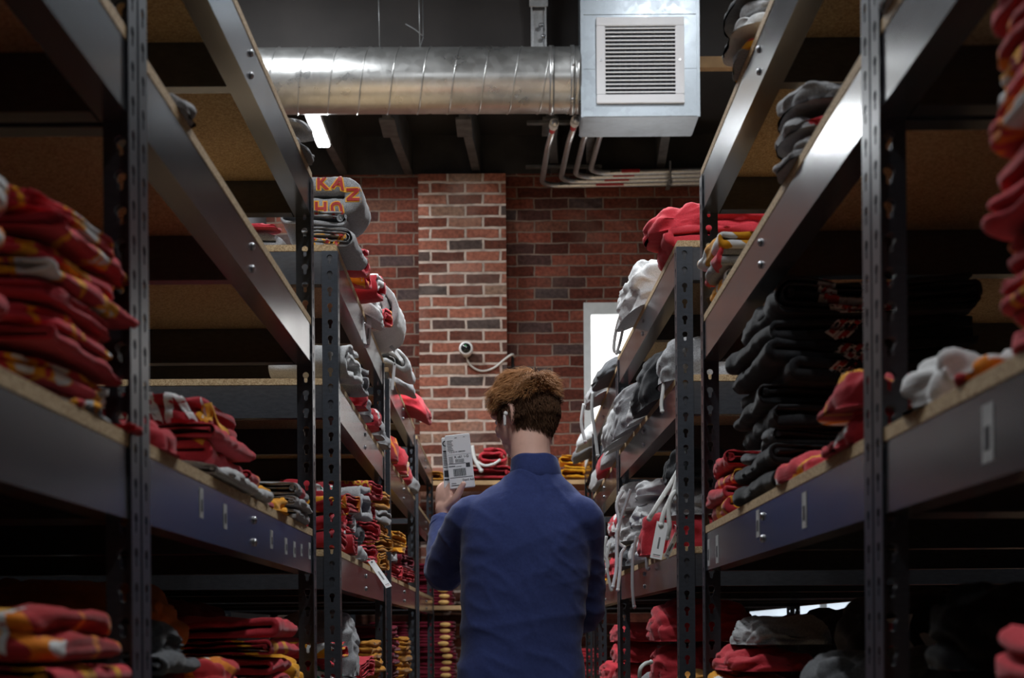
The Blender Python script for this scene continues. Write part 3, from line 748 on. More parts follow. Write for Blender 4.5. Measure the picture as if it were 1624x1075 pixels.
def stack(desc, side, e, y0, y1, z, items, w=.27, jit=.012, seed=1, droop=False, bottomlean=0.0):
    """items bottom to top: (kind, colour words, material, height[, extra overhang]); returns the objects bottom to top"""
    R_ = random.Random(seed*77+5); n = len(items); out = []; zz = z+.001; WAVE[0] = Vector((seed*2.3, seed*1.1, 0)); WAVE[1] = .011
    for i, it in enumerate(items):
        kind, look, mat, h = it[:4]; ex = it[4] if len(it) > 4 else 0
        od = ORD[n-1-i] if i else 'lowest'
        if n == 2: od = ('lower' if i == 0 else 'upper')
        lab = (f'{look}, {od} in {desc}' if n > 1 else f'{look} {desc}')
        j = R_.uniform(-jit, jit); jy = R_.uniform(-jit, jit)
        o = garment(kind, side, e+ex+j+bottomlean*i, y0+jy, y1+jy, zz, h, w+R_.uniform(-.02, .02), mat, lab, desc if n > 1 else None,
                    turns=R_.choice((1.5, 0, 1.55, 2.0, 0) if h < .05 else (1.5, 2.0, 2.5)), rz=R_.uniform(-.07, .07), droop=droop)
        out.append(o); zz += h*.97
    WAVE[1] = 0.0
    return out
# lettering printed on cloth: projected on to the garment
def project_text(txt, size, target, origin, direction, up, mat, outline=None, name='printed_lettering', off=.0012, shear=0.0, bold=.006):
    origin = Vector(origin); direction = Vector(direction).normalized(); up = Vector(up)
    up = (up-direction*up.dot(direction)).normalized(); right = direction.cross(up)
    me_t = target.data; mw = target.matrix_basis.copy()
    bvh = BVHTree.FromPolygons([mw @ v.co for v in me_t.vertices], [tuple(p.vertices) for p in me_t.polygons])
    inv = mw.inverted()
    for (m_, o_, of) in (((outline, .095, off*.6),) if outline else ())+((mat, .03, off*1.6),):
        cu = bpy.data.curves.new('txt', 'FONT'); cu.body = txt; cu.size = size; cu.align_x = 'CENTER'; cu.align_y = 'CENTER'; cu.offset = o_*size; cu.shear = shear; cu.resolution_u = 3
        to = bpy.data.objects.new('txt', cu); C.objects.link(to)
        dg = bpy.context.evaluated_depsgraph_get(); me = bpy.data.meshes.new_from_object(to.evaluated_get(dg))
        bpy.data.objects.remove(to); b = NB(); b.from_mesh(me); bpy.data.meshes.remove(me); bpy.data.curves.remove(cu)
        bmesh.ops.triangulate(b, faces=b.faces)
        for _ in range(5):
            le = [e for e in b.edges if e.calc_length() > .007]
            if not le: break
            bmesh.ops.subdivide_edges(b, edges=le, cuts=1); bmesh.ops.triangulate(b, faces=b.faces)
        dead = []
        for v in b.verts:
            st = origin+right*v.co.x+up*v.co.y-direction*.3
            hit, nrm, idx, dist = bvh.ray_cast(st, direction)
            if hit is None or dist > .42: dead.append(v); v.co = (0, 0, 0); continue
            if nrm.dot(direction) > 0: nrm = -nrm
            v.co = inv @ (hit+nrm*of)
        bmesh.ops.delete(b, geom=dead, context='VERTS')
        if len(b.faces) == 0: b.free(); continue
        me2 = bpy.data.meshes.new(name); b.to_mesh(me2); b.free()
        o = link(name, me2, target, m_)
        o['label'] = {'ink_w': 'white printed lettering', 'ink_y': 'yellow lettering outline', 'ink_r': 'red printed lettering'}[m_]
def drawstring(target, pts, r=.0042, mat='string', n=6):
    inv = target.matrix_basis.inverted()
    b = NB(); P = [inv @ p for p in spline(pts, n)]; tube(b, P, r, 7)
    for e in (P[-1],): ellipsoid(b, e, (r*1.4,)*3, 1)
    return obj('drawstring', b, mat, target, True)
def band(target, pts, r, mat, name, flat=.45):
    inv = target.matrix_basis.inverted(); b = NB(); tube(b, [inv @ p for p in spline(pts, 7)], r, 10, flat=flat)
    return obj(name, b, mat, target, True)
def hang_tag(p_top, p_bot, w, lab, ang=0.0, lines=True):
    """card tag with string hole, hanging from a garment"""
    t = thing('swing_tag', lab, 'tag', p_bot, 0, 'white price tags')
    v = p_top-p_bot; L = v.length; zq = v.normalized()
    xq = Vector((math.cos(ang), math.sin(ang), 0)); xq = (xq-zq*xq.dot(zq)).normalized(); yq = zq.cross(xq)
    t.matrix_basis = Matrix((( xq.x, yq.x, zq.x, p_bot.x), (xq.y, yq.y, zq.y, p_bot.y), (xq.z, yq.z, zq.z, p_bot.z), (0, 0, 0, 1)))
    b = NB(); box(b, -w/2, w/2, -.0006, .0006, 0, L); obj('card', b, 'tag', t)
    if lines:
        b = NB()
        for k in range(9): box(b, -.0022, .0022, -.0011, -.0007, L*.28+k*L*.035, L*.28+k*L*.035+L*.02)
        box(b, -w*.3, w*.3, -.0011, -.0007, L*.1, L*.115)
        obj('tag_print', b, 'tagdark', t)
        b = NB(); box(b, -w*.32, w*.3, -.0011, -.0007, L*.06, L*.068); obj('tag_underline', b, 'redtape', t)
    b = NB(); cyl(b, (0, -.0012, L*.94), (0, .0012, L*.94), .003, 8); obj('eyelet', b, 'tagdark', t)
    b = NB(); tube(b, [(0, 0, L*.94), (.002, .001, L+.006), (0, .008, L+.016), (0, .03, L+.024)], .0009, 5); obj('tag_string', b, 'string', t)

# ------------------------------------------------------------------ garments: LEFT side
S2, S3, S4 = 1.41, 1.852, 2.164     # racks 1-2: middle, upper, top boards
S1 = .95
B1, B2, B3, B4 = .93, 1.39, 1.795, 2.111
# left, nearest rack
stack('red pile at the left photo edge', -1, .0, .98, 1.27, S2, [('s', 'yellow-printed red sweatshirt', 'rprint', .032), ('r', 'red sweatshirt', 'rprint', .03), ('s', 'red sweatshirt', 'rprint', .03), ('r', 'orange-edged red sweatshirt', 'rorange', .033), ('s', 'red sweatshirt', 'rprint', .03)], seed=1, w=.28)
stack('tall red pile behind the front left post', -1, -.008, 1.40, 1.67, S2, [('b', 'grey sock-like rolled garment', 'gprint', .027, .012), ('s', 'red white-printed shirt', 'rprint', .024), ('r', 'red shirt', 'red', .021), ('s', 'red shirt', 'rprint', .023), ('s', 'plain red shirt', 'red', .022), ('r', 'red shirt', 'rprint', .022), ('s', 'red shirt', 'rstripe', .021), ('r', 'red shirt', 'rprint', .022), ('s', 'red yellow-edged shirt', 'rprint', .026)], seed=2, w=.24, bottomlean=.0012)
garment('b', -1, .012, 1.63, 1.69, S2, .026, .10, 'rorange', 'small crumpled red and orange cuff just before the front left post', name='rolled_cuff', cat='garment')
garment('b', -1, .01, 1.78, 1.92, S2, .045, .14, 'red', 'small rounded red bundle just behind the front left post')
garment('b', -1, .012, 1.9, 2.0, S3, .034, .1, 'gray', 'grey cuff poking over the upper left shelf', name='crumpled_sleeve', cat='garment')
o = stack('lettered pile, middle left shelf', -1, -.004, 2.12, 2.44, S2, [('r', 'pale grey sweatshirt', 'lgray', .022, .01), ('r', 'red sweatshirt with yellow stripe', 'red', .03), ('r', 'red sweatshirt', 'red', .024), ('s', 'red sweatshirt with white lettering', 'red', .042)], seed=3, w=.26)
LET = []
LET.append(('KAN', .075, o[3], (-.51, 2.13, 1.518), (.12, 1, -.62), (0, .3, 1), 'ink_w', None))
LET.append(('II II', .03, o[2], (-.50, 2.1, 1.476), (.05, 1, -.05), (0, 0, 1), 'ink_w', None))
for i in (1, 3):
    zc = o[i].location.z+.02
    LET.append(('I', .10, o[i], (-.43, 2.2, zc+.006), (-.1, 1, -.5), (.45, 0, 1), 'ink_y', None))
stack('low pile at the middle left shelf edge', -1, .006, 2.45, 2.6, S2, [('r', 'light grey sweatshirt', 'lgray', .022), ('r', 'red sweatshirt with yellow stripes', 'rstripe', .03)], seed=4, w=.16)
garment('b', -1, .004, 2.58, 2.68, S2, .035, .13, 'rwhite', 'small red and white bundle beside the yellow hoodie on left', sub=3)
garment('b', -1, .008, 2.66, 2.86, S2, .055, .18, 'yellow', 'bright yellow crumpled hoodie on the middle left shelf', ridge=.022)
stack('short pile at far end of middle left shelf', -1, .004, 2.9, 3.12, S2, [('r', 'grey sweatshirt', 'gray', .022), ('r', 'grey sweatshirt', 'gray', .02, .006), ('r', 'red sweatshirt with grey cuff', 'gred', .032)], seed=5, w=.2)
stack('top of second left rack', -1, .022, 3.02, 3.19, S4, [('b', 'grey and red crumpled hoodie', 'gred', .045), ('b', 'light grey crumpled hoodie', 'gray', .035)], seed=6, w=.2, droop=True)
# left lower shelf of racks 1-2
o = stack('red and yellow pile at bottom left corner', -1, .012, 1.3, 1.6, S1, [('s', 'red shirt', 'rprint', .04), ('r', 'red shirt', 'red', .04), ('s', 'red shirt', 'rstripe', .036), ('r', 'red shirt', 'red', .036), ('s', 'red shirt', 'rprint', .036), ('r', 'red yellow-striped shirt', 'rstripe', .036), ('s', 'yellow and white printed red shirt', 'rorange', .045)], seed=7, w=.27)
LET.append(('CH', .09, o[6], (-.50, 1.3, 1.2), (.05, 1, -.55), (0, .4, 1), 'ink_y', 'ink_w'))
stack('dark fleece pile low behind the front left post', -1, -.035, 1.93, 2.2, S1, [('r', 'charcoal fleece', 'dgray', .04), ('r', 'black fleece', 'black', .04), ('r', 'charcoal fleece', 'dgray', .036), ('r', 'charcoal fleece', 'dgray', .036), ('r', 'black fleece', 'black', .036), ('r', 'charcoal fleece', 'dgray', .036), ('b', 'charcoal fleece', 'dgray', .05)], seed=8, w=.27)
stack('deep orange heap on the lower left shelf', -1, -.10, 2.24, 2.56, S1, [('b', 'burnt orange hoodie', 'orange', .12), ('b', 'burnt orange hoodie', 'orange', .11), ('b', 'burnt orange hoodie with red patch', 'orange', .11)], seed=9, w=.42)
stack('small heap between charcoal and red low left piles', -1, -.006, 2.22, 2.42, S1, [('b', 'grey hoodie', 'gray', .08), ('b', 'yellow hoodie', 'yellow', .07), ('b', 'orange-red printed hoodie', 'rorange', .06)], seed=10, w=.16)
o = stack('tall red pile, far lower left shelf', -1, .004, 2.62, 2.88, S1, [('r', 'red shirt', 'red', .036), ('s', 'red shirt', 'rwhite', .034), ('r', 'red shirt', 'red', .034), ('r', 'red shirt', 'red', .034), ('s', 'red shirt with white lettering', 'red', .036), ('r', 'red shirt', 'red', .032), ('r', 'red shirt with yellow stripe', 'rstripe', .034), ('r', 'red shirt', 'red', .036)], seed=11, w=.2)
LET.append(('UN', .055, o[4], (-.47, 2.6, 1.12), (.25, 1, -.1), (0, 0, 1), 'ink_w', None))
stack('small pile by far low left post', -1, .0, 2.95, 3.1, S1, [('b', 'yellow hoodie', 'yellow', .07), ('b', 'red and white printed hoodie', 'rwhite', .06), ('b', 'yellow hoodie', 'yellow', .08)], seed=12, w=.16)
# left third rack, top
o = stack('corner pile, third left rack top', -1, .012, 3.655, 3.9, B4, [('r', 'grey lettered drooping sweatshirt', 'gray', .05, .035), ('r', 'grey flat-folded sweatshirt', 'gray', .042, .02), ('b', 'tmp', 'gray', .03)], seed=13, w=.17)
o[2].name = 'x'; bpy.data.objects.remove(o[2]); zr = B4+.078
ro = garment('r', -1, .06, 3.655, 3.88, zr, .104, .155, 'gray', 'grey rolled sweatshirt with red and yellow lettering, topmost on corner of third left rack', turns=0, ridge=.003, amp=.004)
cx, cz = ro.location.x, zr+.052
for ch, lx, lz, ux, uz in (('K', -.022, .029, 0, 1), ('A', .018, .029, .25, 1), ('N', .050, .002, 1, 0), ('U', .012, -.030, .2, -1), ('H', -.026, -.029, 0, -1)):
    LET.append((ch, .043, ro, (cx+lx, 3.55, cz+lz), (0, 1, 0), (ux, 0, uz), 'ink_r', 'ink_y'))
if 0: LET.append(('KANS', .075, o[2], (-.435, 3.6, 2.28), (.08, 1, -.15), (-.1, 0, 1), 'ink_r', 'ink_y'))
if 0: LET.append(('CHI', .055, o[2], (-.46, 3.6, 2.215), (.0, 1, 0), (0, 0, 1), 'ink_r', 'ink_y'))
LET.append(('CIT', .05, o[0], (-.42, 3.6, 2.13), (-.35, 1, -.1), (0, 0, 1), 'ink_r', 'ink_y'))
garment('r', -1, -.13, 3.64, 3.9, B4, .045, .22, 'gray', 'grey sweatshirt lying flat deeper in on third left rack top', turns=0)
garment('b', -1, -.135, 3.61, 3.7, B4+.046, .022, .12, 'red', 'small red cuff on the grey flat sweatshirt, third left rack', name='crumpled_sleeve', cat='garment', sub=3)
def bundles(rows, side, z, desc, group):
    for i, r in enumerate(rows):
        kind, look, mat, y0, y1, e, h, w, dr = r[:9]; dz = r[9] if len(r) > 9 else 0
        garment(kind, side, e, y0, y1, z+.001+dz, h, w, mat, f'{look} {desc}', group, droop=dr, turns=1.5, sub=4 if y0 < 5 else 3)
bundles([('x', 'red and green printed roll, first behind the grey rolls', 'green', 3.92, 4.06, .035, .085, .15, True),
         ('x', 'red and yellow roll, second behind the grey rolls', 'rprint', 4.07, 4.2, .035, .08, .15, True),
         ('x', 'red roll with white rim, third behind the grey rolls', 'rwhite', 4.21, 4.36, .05, .09, .15, True),
         ('b', 'white and red bundle above the hanging tag', 'lgray', 4.38, 4.6, .05, .10, .2, True),
         ('x', 'red and yellow fold beneath the hooded bulge', 'rprint', 4.56, 4.68, .05, .06, .15, True)],
        -1, B4, 'on third left rack top', 'rolled garments along third left rack top')
g1 = garment('r', -1, .085, 4.7, 5.1, B4, .17, .3, 'lgray', 'large light grey folded hoodie bulging over third left rack top', turns=2.3, droop=False)
g2 = garment('b', -1, .03, 4.5, 4.68, B4+.062, .06, .15, 'lgray', 'light grey hood lying on the red and yellow fold, third left rack', name='hood_bundle')
garment('r', -1, .085, 5.28, 5.55, B4, .095, .2, 'lgray', 'light grey rolled hoodie at near corner of fourth left rack top', droop=True, turns=1.5)
garment('b', -1, .07, 5.58, 5.85, B4, .07, .2, 'gray', 'grey sleeve curling over fourth left rack top', droop=True, sub=3)
garment('b', -1, .095, 6.1, 6.5, B4, .09, .22, 'red', 'bright red hat-like bundle drooping from fourth left rack top', droop=True)
hang_tag(px(586, 499, 4.42), px(582, 552, 4.40), .017, 'long white tag hanging from third left rack top, left one', .5)
hang_tag(px(573, 500, 4.35), px(579, 545, 4.33), .014, 'narrow white tag nearest the grey printed rolls', 1.0, False)
hang_tag(px(618, 546, 5.0), px(637, 571, 4.98), .012, 'slanting white tag under the large light grey hoodie', .3, False)
hang_tag(px(626, 575, 5.12), px(622, 618, 5.12), .012, 'thin white tag hanging before the fourth left rack', .8, False)
# third left rack, upper shelf
bundles([('x', 'light grey roll at the front post', 'lgray', 3.64, 3.84, .03, .095, .2, False),
         ('x', 'grey and red roll, second from front post', 'gprint', 3.86, 4.02, .04, .085, .17, False),
         ('b', 'red and yellow bundle, third from front post', 'rprint', 4.04, 4.18, .035, .075, .15, False),
         ('b', 'grey bundle, fourth from front post', 'gray', 4.2, 4.4, .03, .07, .17, False),
         ('b', 'white and red printed bundle', 'rwhite', 4.42, 4.62, .035, .08, .17, False),
         ('b', 'pale grey bundle with red print', 'gred', 4.64, 4.82, .03, .07, .17, False),
         ('b', 'grey bundle nearest rear post', 'gray', 4.84, 5.06, .03, .07, .17, False)],
        -1, B3, 'on third left rack upper shelf', 'bundles along third left rack upper shelf')
bundles([('b', 'yellow and red bundle', 'rorange', 5.3, 5.5, .03, .11, .17, False), ('b', 'white-edged red bundle', 'rwhite', 5.52, 5.72, .05, .1, .17, False),
         ('b', 'yellow, green and red bundle', 'rprint', 5.74, 5.98, .04, .09, .17, False), ('b', 'red bundle', 'red', 6.0, 6.3, .03, .09, .2, False), ('b', 'grey bundle', 'gray', 6.34, 6.7, .03, .09, .2, False)],
        -1, B3, 'on fourth left rack upper shelf', 'bundles along fourth left rack upper shelf')
# third left rack, middle shelf
stack('front pile on third left rack middle shelf', -1, -.01, 3.66, 3.86, B2, [('x', 'red sweatshirt', 'red', .05), ('x', 'red sweatshirt', 'rwhite', .04), ('x', 'yellow-striped red sweatshirt', 'rstripe', .04), ('b', 'red and green printed sweatshirt', 'green', .055)], seed=21, w=.17)
stack('rolls before hooded sweatshirt, third left rack', -1, .0, 3.9, 4.06, B2, [('x', 'red roll', 'red', .06), ('x', 'red roll with white rim', 'rwhite', .06), ('x', 'orange and red roll', 'rorange', .05)], seed=22, w=.17)
stack('front hooded pile on third left rack middle shelf', -1, .012, 4.08, 4.32, B2, [('b', 'blue-grey and white bundle', 'lgray', .05), ('b', 'dark grey hoodie', 'dgray', .05), ('x', 'grey hoodie with thick hood', 'gray', .11)], seed=23, w=.24)
o = stack('red pile, third left rack middle shelf', -1, .008, 4.36, 4.64, B2, [('x', 'red roll', 'red', .075), ('x', 'red roll', 'red', .07), ('x', 'red sweatshirt with navy label', 'red', .06), ('x', 'red sweatshirt with small gold lettering', 'red', .05)], seed=24, w=.26)
LET.append(('KANSAS', .034, o[3], (-.44, 4.3, 1.66), (-.2, 1, -.5), (.2, .3, 1), 'ink_y', None))
stack('mustard rolls, third left rack middle shelf', -1, .012, 4.72, 4.98, B2, [('x', 'mustard sweatshirt', 'mustard', .055), ('x', 'mustard rolled sweatshirt with white trim', 'mustard', .06), ('x', 'mustard sweatshirt', 'mustard', .04), ('x', 'grey and orange striped sweatshirt', 'gprint', .04), ('x', 'mustard rolled sweatshirt', 'mustard', .06)], seed=25, w=.2)
garment('r', -1, .012, 5.0, 5.1, B2, .055, .14, 'red', 'small red roll at far end of mustard pile', turns=1.5)
hang_tag(px(588, 889, 4.02), px(617, 931, 3.98), .018, 'white tag slanting down from third left rack middle shelf', .3, True)
stack('pile on fourth left rack middle shelf near post', -1, .01, 5.35, 5.7, B2, [('x', 'red sweatshirt', 'red', .06), ('b', 'grey sweatshirt', 'gray', .06), ('x', 'yellow sweatshirt', 'yellow', .06)], seed=26, w=.2)
stack('pile on fourth left rack middle shelf far post', -1, .01, 5.9, 6.3, B2, [('x', 'red sweatshirt', 'red', .06), ('x', 'maroon sweatshirt', 'maroon', .06), ('b', 'yellow sweatshirt', 'yellow', .06)], seed=27, w=.2)
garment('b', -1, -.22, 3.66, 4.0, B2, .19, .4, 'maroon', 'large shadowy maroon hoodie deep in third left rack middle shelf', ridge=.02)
# third left rack, lower shelf
stack('front pile, third left rack lower shelf', -1, -.012, 3.66, 3.86, B1, [('x', 'red shirt', 'red', .05), ('x', 'white and red shirt', 'rwhite', .05), ('s', 'yellow shirt', 'yellow', .04), ('b', 'red and green printed shirt', 'green', .06), ('x', 'red yellow-striped shirt', 'rstripe', .05)], seed=31, w=.17)
o = stack('peaked pile, third left rack lower shelf', -1, .004, 4.0, 4.28, B1, [('b', 'black hoodie', 'black', .08), ('r', 'dark grey hoodie', 'dgray', .07), ('b', 'tall peaked grey hoodie with red tip', 'gray', .19)], seed=32, w=.24)
stack('rolls before peaked hoodie, third left rack', -1, -.03, 3.89, 3.99, B1, [('x', 'red roll', 'red', .07), ('x', 'red and white roll', 'rwhite', .08), ('b', 'printed red roll', 'green', .06)], seed=33, w=.17)
stack('pile behind peaked grey hoodie on third left rack', -1, .008, 4.34, 4.6, B1, [('x', 'dark grey shirt', 'dgray', .06), ('x', 'red shirt', 'red', .07), ('x', 'red shirt', 'red', .06)], seed=34, w=.22)
stack('far low pile, third left rack', -1, .0, 4.72, 5.02, B1, [('r', 'white and red shirt', 'rwhite', .05), ('s', 'mustard shirt', 'mustard', .045), ('s', 'mustard shirt', 'mustard', .045), ('s', 'mustard shirt', 'mustard', .045), ('s', 'mustard shirt', 'mustard', .06)], seed=35, w=.2)
stack('maroon pile low on fourth left rack', -1, .0, 5.4, 5.8, B1, [('s', 'maroon shirt', 'maroon', .05)]*6, seed=36, w=.26)
stack('mustard pile low on fourth left rack', -1, .0, 6.0, 6.4, B1, [('s', 'mustard shirt', 'mustard', .05)]*5, seed=37, w=.26)

# ------------------------------------------------------------------ garments: RIGHT side
o = stack('tall red pile at the right photo edge', 1, .012, .99, 1.29, S2, [('s', 'red shirt', 'rprint', .036), ('s', 'red shirt', 'rprint', .034), ('s', 'orange-marked red shirt', 'rorange', .036), ('s', 'red shirt', 'red', .032), ('s', 'orange-marked red shirt', 'rorange', .036), ('s', 'orange-marked red shirt', 'rorange', .034), ('s', 'red shirt', 'rprint', .034), ('s', 'orange-marked red shirt', 'rorange', .034), ('s', 'red shirt', 'red', .032), ('s', 'orange-marked red shirt', 'rorange', .034), ('s', 'red shirt', 'rprint', .036)], seed=41, w=.27, jit=.007)
garment('b', 1, .004, 1.3, 1.42, S2, .035, .2, 'rorange', 'flat orange and red bundle between white hoodie and tall red pile')
garment('b', 1, .012, 1.43, 1.62, S2, .062, .2, 'white', 'pale grey crumpled hoodie before the front right post', ridge=.022)
garment('b', 1, .012, 1.56, 1.65, S3, .05, .12, 'gray', 'grey cuff on the upper right shelf before the front post', name='crumpled_sleeve', cat='garment')
stack('small pile just behind the front right post', 1, .01, 1.78, 1.98, S2, [('b', 'red shirt with white print', 'rwhite', .045), ('b', 'red shirt', 'rprint', .045)], seed=42, w=.14)
garment('b', 1, -.11, 1.9, 2.05, S2, .05, .2, 'red', 'small red bundle in shadow behind the front right post')
o = stack('black pile, middle right shelf', 1, -.004, 2.40, 2.74, S2, [('r', 'black hoodie', 'black', .036), ('r', 'black hoodie', 'black', .034), ('r', 'black hoodie', 'dgray', .034), ('r', 'black hoodie', 'black', .034), ('r', 'black hoodie', 'black', .034), ('r', 'black red-striped hoodie', 'black', .036), ('r', 'black red-striped hoodie', 'black', .036), ('r', 'black red-striped hoodie', 'black', .036), ('r', 'large black hoodie with red and white print', 'black', .062)], seed=43, w=.33, jit=.016)
for i, (tx, sz) in enumerate((('//', .06), ('///', .055), ('//', .06), ('CA', .095))):
    ob = o[5+i]; zc = ob.location.z+(.018 if i < 3 else .03)
    LET.append((tx, sz, ob, (.53+.02*(i % 2), 2.38, zc+.01), (-.05, 1, -.25), (.6, .1, 1), 'ink_r', 'ink_w'))
garment('b', 1, .002, 2.12, 2.38, S2, .042, .15, 'rstripe', 'red folded shirt with yellow lettering under the black hoodies', ridge=.008)
stack('short red pile, far middle right shelf', 1, .0, 2.88, 3.14, S2, [('r', 'red yellow-edged sweatshirt', 'rstripe', .03), ('r', 'plain red sweatshirt', 'red', .028), ('r', 'yellow-edged red sweatshirt', 'rstripe', .03), ('r', 'plain red sweatshirt', 'red', .034)], seed=44, w=.17)
stack('grey pile on upper right shelf', 1, .015, 2.1, 2.3, S3, [('b', 'grey glove-like hoodie', 'gray', .04), ('b', 'grey and red hoodie', 'gred', .04), ('b', 'grey hoodie with red patches', 'gred', .052)], seed=45, w=.22)
stack('yellow pile, upper right shelf', 1, .004, 2.92, 3.12, S3, [('r', 'red and yellow sweatshirt', 'ystripe', .04), ('r', 'dark grey and red sweatshirt', 'gred', .03), ('r', 'yellow white-striped sweatshirt', 'ystripe', .035)], seed=46, w=.16)
stack('grey pile on second right rack top', 1, .022, 2.52, 2.74, S4, [('b', 'grey and yellow hoodie', 'gprint', .03), ('b', 'grey white-rimmed hoodie', 'lgray', .03), ('b', 'grey and red hoodie', 'gred', .03), ('b', 'dark grey hoodie', 'dgray', .035)], seed=47, w=.15)
# right lower shelf racks 1-2
stack('red and yellow pile at bottom right corner', 1, .0, 1.0, 1.3, S1, [('s', 'red shirt', 'rprint', .04), ('r', 'red shirt', 'rstripe', .04), ('s', 'yellow-striped red shirt', 'rstripe', .04), ('s', 'red shirt', 'red', .04), ('r', 'yellow-striped red shirt', 'rstripe', .04), ('s', 'red shirt', 'red', .045)], seed=48, w=.24)
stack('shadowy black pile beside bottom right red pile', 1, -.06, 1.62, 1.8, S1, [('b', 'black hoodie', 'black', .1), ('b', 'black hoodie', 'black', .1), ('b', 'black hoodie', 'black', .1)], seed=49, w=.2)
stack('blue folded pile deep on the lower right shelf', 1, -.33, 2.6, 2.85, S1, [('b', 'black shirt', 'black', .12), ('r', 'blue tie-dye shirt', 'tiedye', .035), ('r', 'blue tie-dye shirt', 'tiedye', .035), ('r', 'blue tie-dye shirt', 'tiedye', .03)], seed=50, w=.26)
stack('black domed pile on lower right shelf', 1, -.12, 2.3, 2.62, S1, [('b', 'black hoodie', 'black', .09), ('b', 'black hoodie', 'black', .09), ('b', 'black hoodie with faint red print', 'bprint', .13)], seed=51, w=.36)
stack('charcoal heap on lower right shelf edge', 1, -.01, 2.1, 2.32, S1, [('b', 'charcoal hoodie', 'dgray', .11), ('b', 'rounded charcoal hoodie', 'dgray', .12)], seed=52, w=.22)
stack('mixed pile low at far end of right shelf', 1, .016, 2.76, 3.06, S1, [('r', 'yellow and red shirt', 'ystripe', .06), ('r', 'red shirt', 'red', .055), ('b', 'yellow white-striped shirt', 'ystripe', .055, .012), ('b', 'red shirt', 'red', .05), ('b', 'grey shirt', 'gray', .06, -.04)], seed=53, w=.17)
# third right rack, top
garment('r', 1, .015, 3.655, 3.93, B4, .055, .40, 'red', 'long red sweatshirt, lower of the red pair on third right rack top', 'red pair on third right rack top', turns=0, ridge=.012, amp=.014)
garment('b', 1, .055, 3.655, 3.95, B4+.05, .085, .36, 'red', 'long red sweatshirt, upper of the red pair on third right rack top', 'red pair on third right rack top', ridge=.02)
g = garment('b', 1, .06, 4.28, 4.62, B4, .155, .2, 'lgray', 'pale grey hoodie with white drawstrings on third right rack top', droop=True, ridge=.026)
drawstring(g, [px(1028, 432, 4.38), px(1020, 428, 4.36), px(1012, 444, 4.35), px(1030, 452, 4.36)], .005)
drawstring(g, [px(993, 480, 4.5), px(982, 505, 4.52), px(975, 535, 4.55), px(974, 556, 4.56), px(982, 558, 4.56)], .005)
drawstring(g, [px(994, 482, 4.5), px(990, 510, 4.52), px(984, 540, 4.54), px(978, 560, 4.55)], .0045)
g = garment('b', 1, .07, 5.35, 5.75, B4, .07, .22, 'dgray', 'dark grey hoodie drooping over fourth right rack top', droop=True)
drawstring(g, [px(940, 622, 5.5), px(939, 650, 5.5), px(944, 690, 5.5), px(948, 722, 5.5)], .006, 'gstring')
g = garment('b', 1, .08, 5.8, 6.2, B4, .08, .24, 'gray', 'grey hoodie hanging over fourth right rack top', droop=True)
drawstring(g, [px(926, 640, 5.8), px(922, 670, 5.8), px(928, 700, 5.8)], .006, 'gstring')
garment('b', 1, .1, 7.12, 7.5, B4, .09, .24, 'white', 'white hoodie on farthest right rack top', droop=True, sub=3)
garment('b', 1, .1, 7.6, 8.1, B4-.0, .09, .24, 'gray', 'grey hoodie on farthest right rack top', droop=True, sub=3)
# third right rack, upper shelf
g = garment('b', 1, .03, 3.64, 3.9, B3, .125, .24, 'gray', 'grey hood-shaped bundle at front of third right rack upper shelf', ridge=.01)
drawstring(g, [px(1055, 590, 3.72), px(1052, 615, 3.71), px(1049, 640, 3.71), px(1050, 652, 3.71)], .0045)
garment('b', 1, .055, 3.95, 4.27, B3, .15, .26, 'black', 'black hoodie bulging over third right rack upper shelf', droop=True, ridge=.012)
bundles([('b', 'light grey sleeve bundle behind black hoodie', 'lgray', 4.29, 4.42, .05, .1, .17, True), ('b', 'red and grey knotted bundle', 'gred', 4.44, 4.6, .075, .15, .17, True),
         ('b', 'long light grey hoodie', 'lgray', 4.62, 4.86, .085, .13, .2, True), ('b', 'pale grey striped bundle', 'lgray', 4.88, 5.06, .06, .1, .2, True)],
        1, B3, 'on third right rack upper shelf', 'bundles along third right rack upper shelf')
g = garment('b', 1, .05, 5.3, 5.6, B3, .1, .2, 'gray', 'grey hoodie with cords on fourth right rack upper shelf', droop=True, sub=3)
garment('b', 1, .05, 5.64, 6.0, B3, .1, .2, 'red', 'red hoodie on fourth right rack upper shelf', droop=True, sub=3)
garment('b', 1, .04, 6.1, 6.6, B3, .11, .22, 'lgray', 'light grey hoodie on fourth right rack upper shelf', droop=True, sub=3)
# third right rack, middle shelf
o = stack('front grey pile, third right rack', 1, .012, 3.68, 3.93, B2, [('b', 'red hoodie', 'red', .085), ('b', 'grey hoodie with white cords', 'gray', .09), ('b', 'black hoodie with white cord ends', 'black', .085)], seed=62, w=.22)
g = o[1]
drawstring(g, [px(1078, 742, 3.68), px(1062, 770, 3.66), px(1046, 795, 3.65), px(1036, 812, 3.65), px(1030, 822, 3.66)], .006)
drawstring(g, [px(1080, 738, 3.66), px(1068, 780, 3.64), px(1054, 810, 3.63), px(1048, 832, 3.63)], .006)
drawstring(g, [px(1082, 775, 3.65), px(1066, 785, 3.63), px(1060, 810, 3.63), px(1062, 835, 3.63), px(1058, 852, 3.64)], .006)
hang_tag(px(1051, 828, 3.63), px(1040, 886, 3.62), .028, 'large white price tag hanging at front of third right rack', 0, True)
hang_tag(px(1074, 846, 3.66), px(1056, 884, 3.65), .014, 'narrow white tag slanting beside the large price tag', .5, True)
garment('b', 1, .05, 3.97, 4.1, B2, .12, .13, 'red', 'dark red hoodie left of the large price tag', ridge=.008)
garment('b', 1, .03, 4.11, 4.2, B2, .09, .12, 'mustard', 'small mustard bundle beside the dark red hoodie', sub=3)
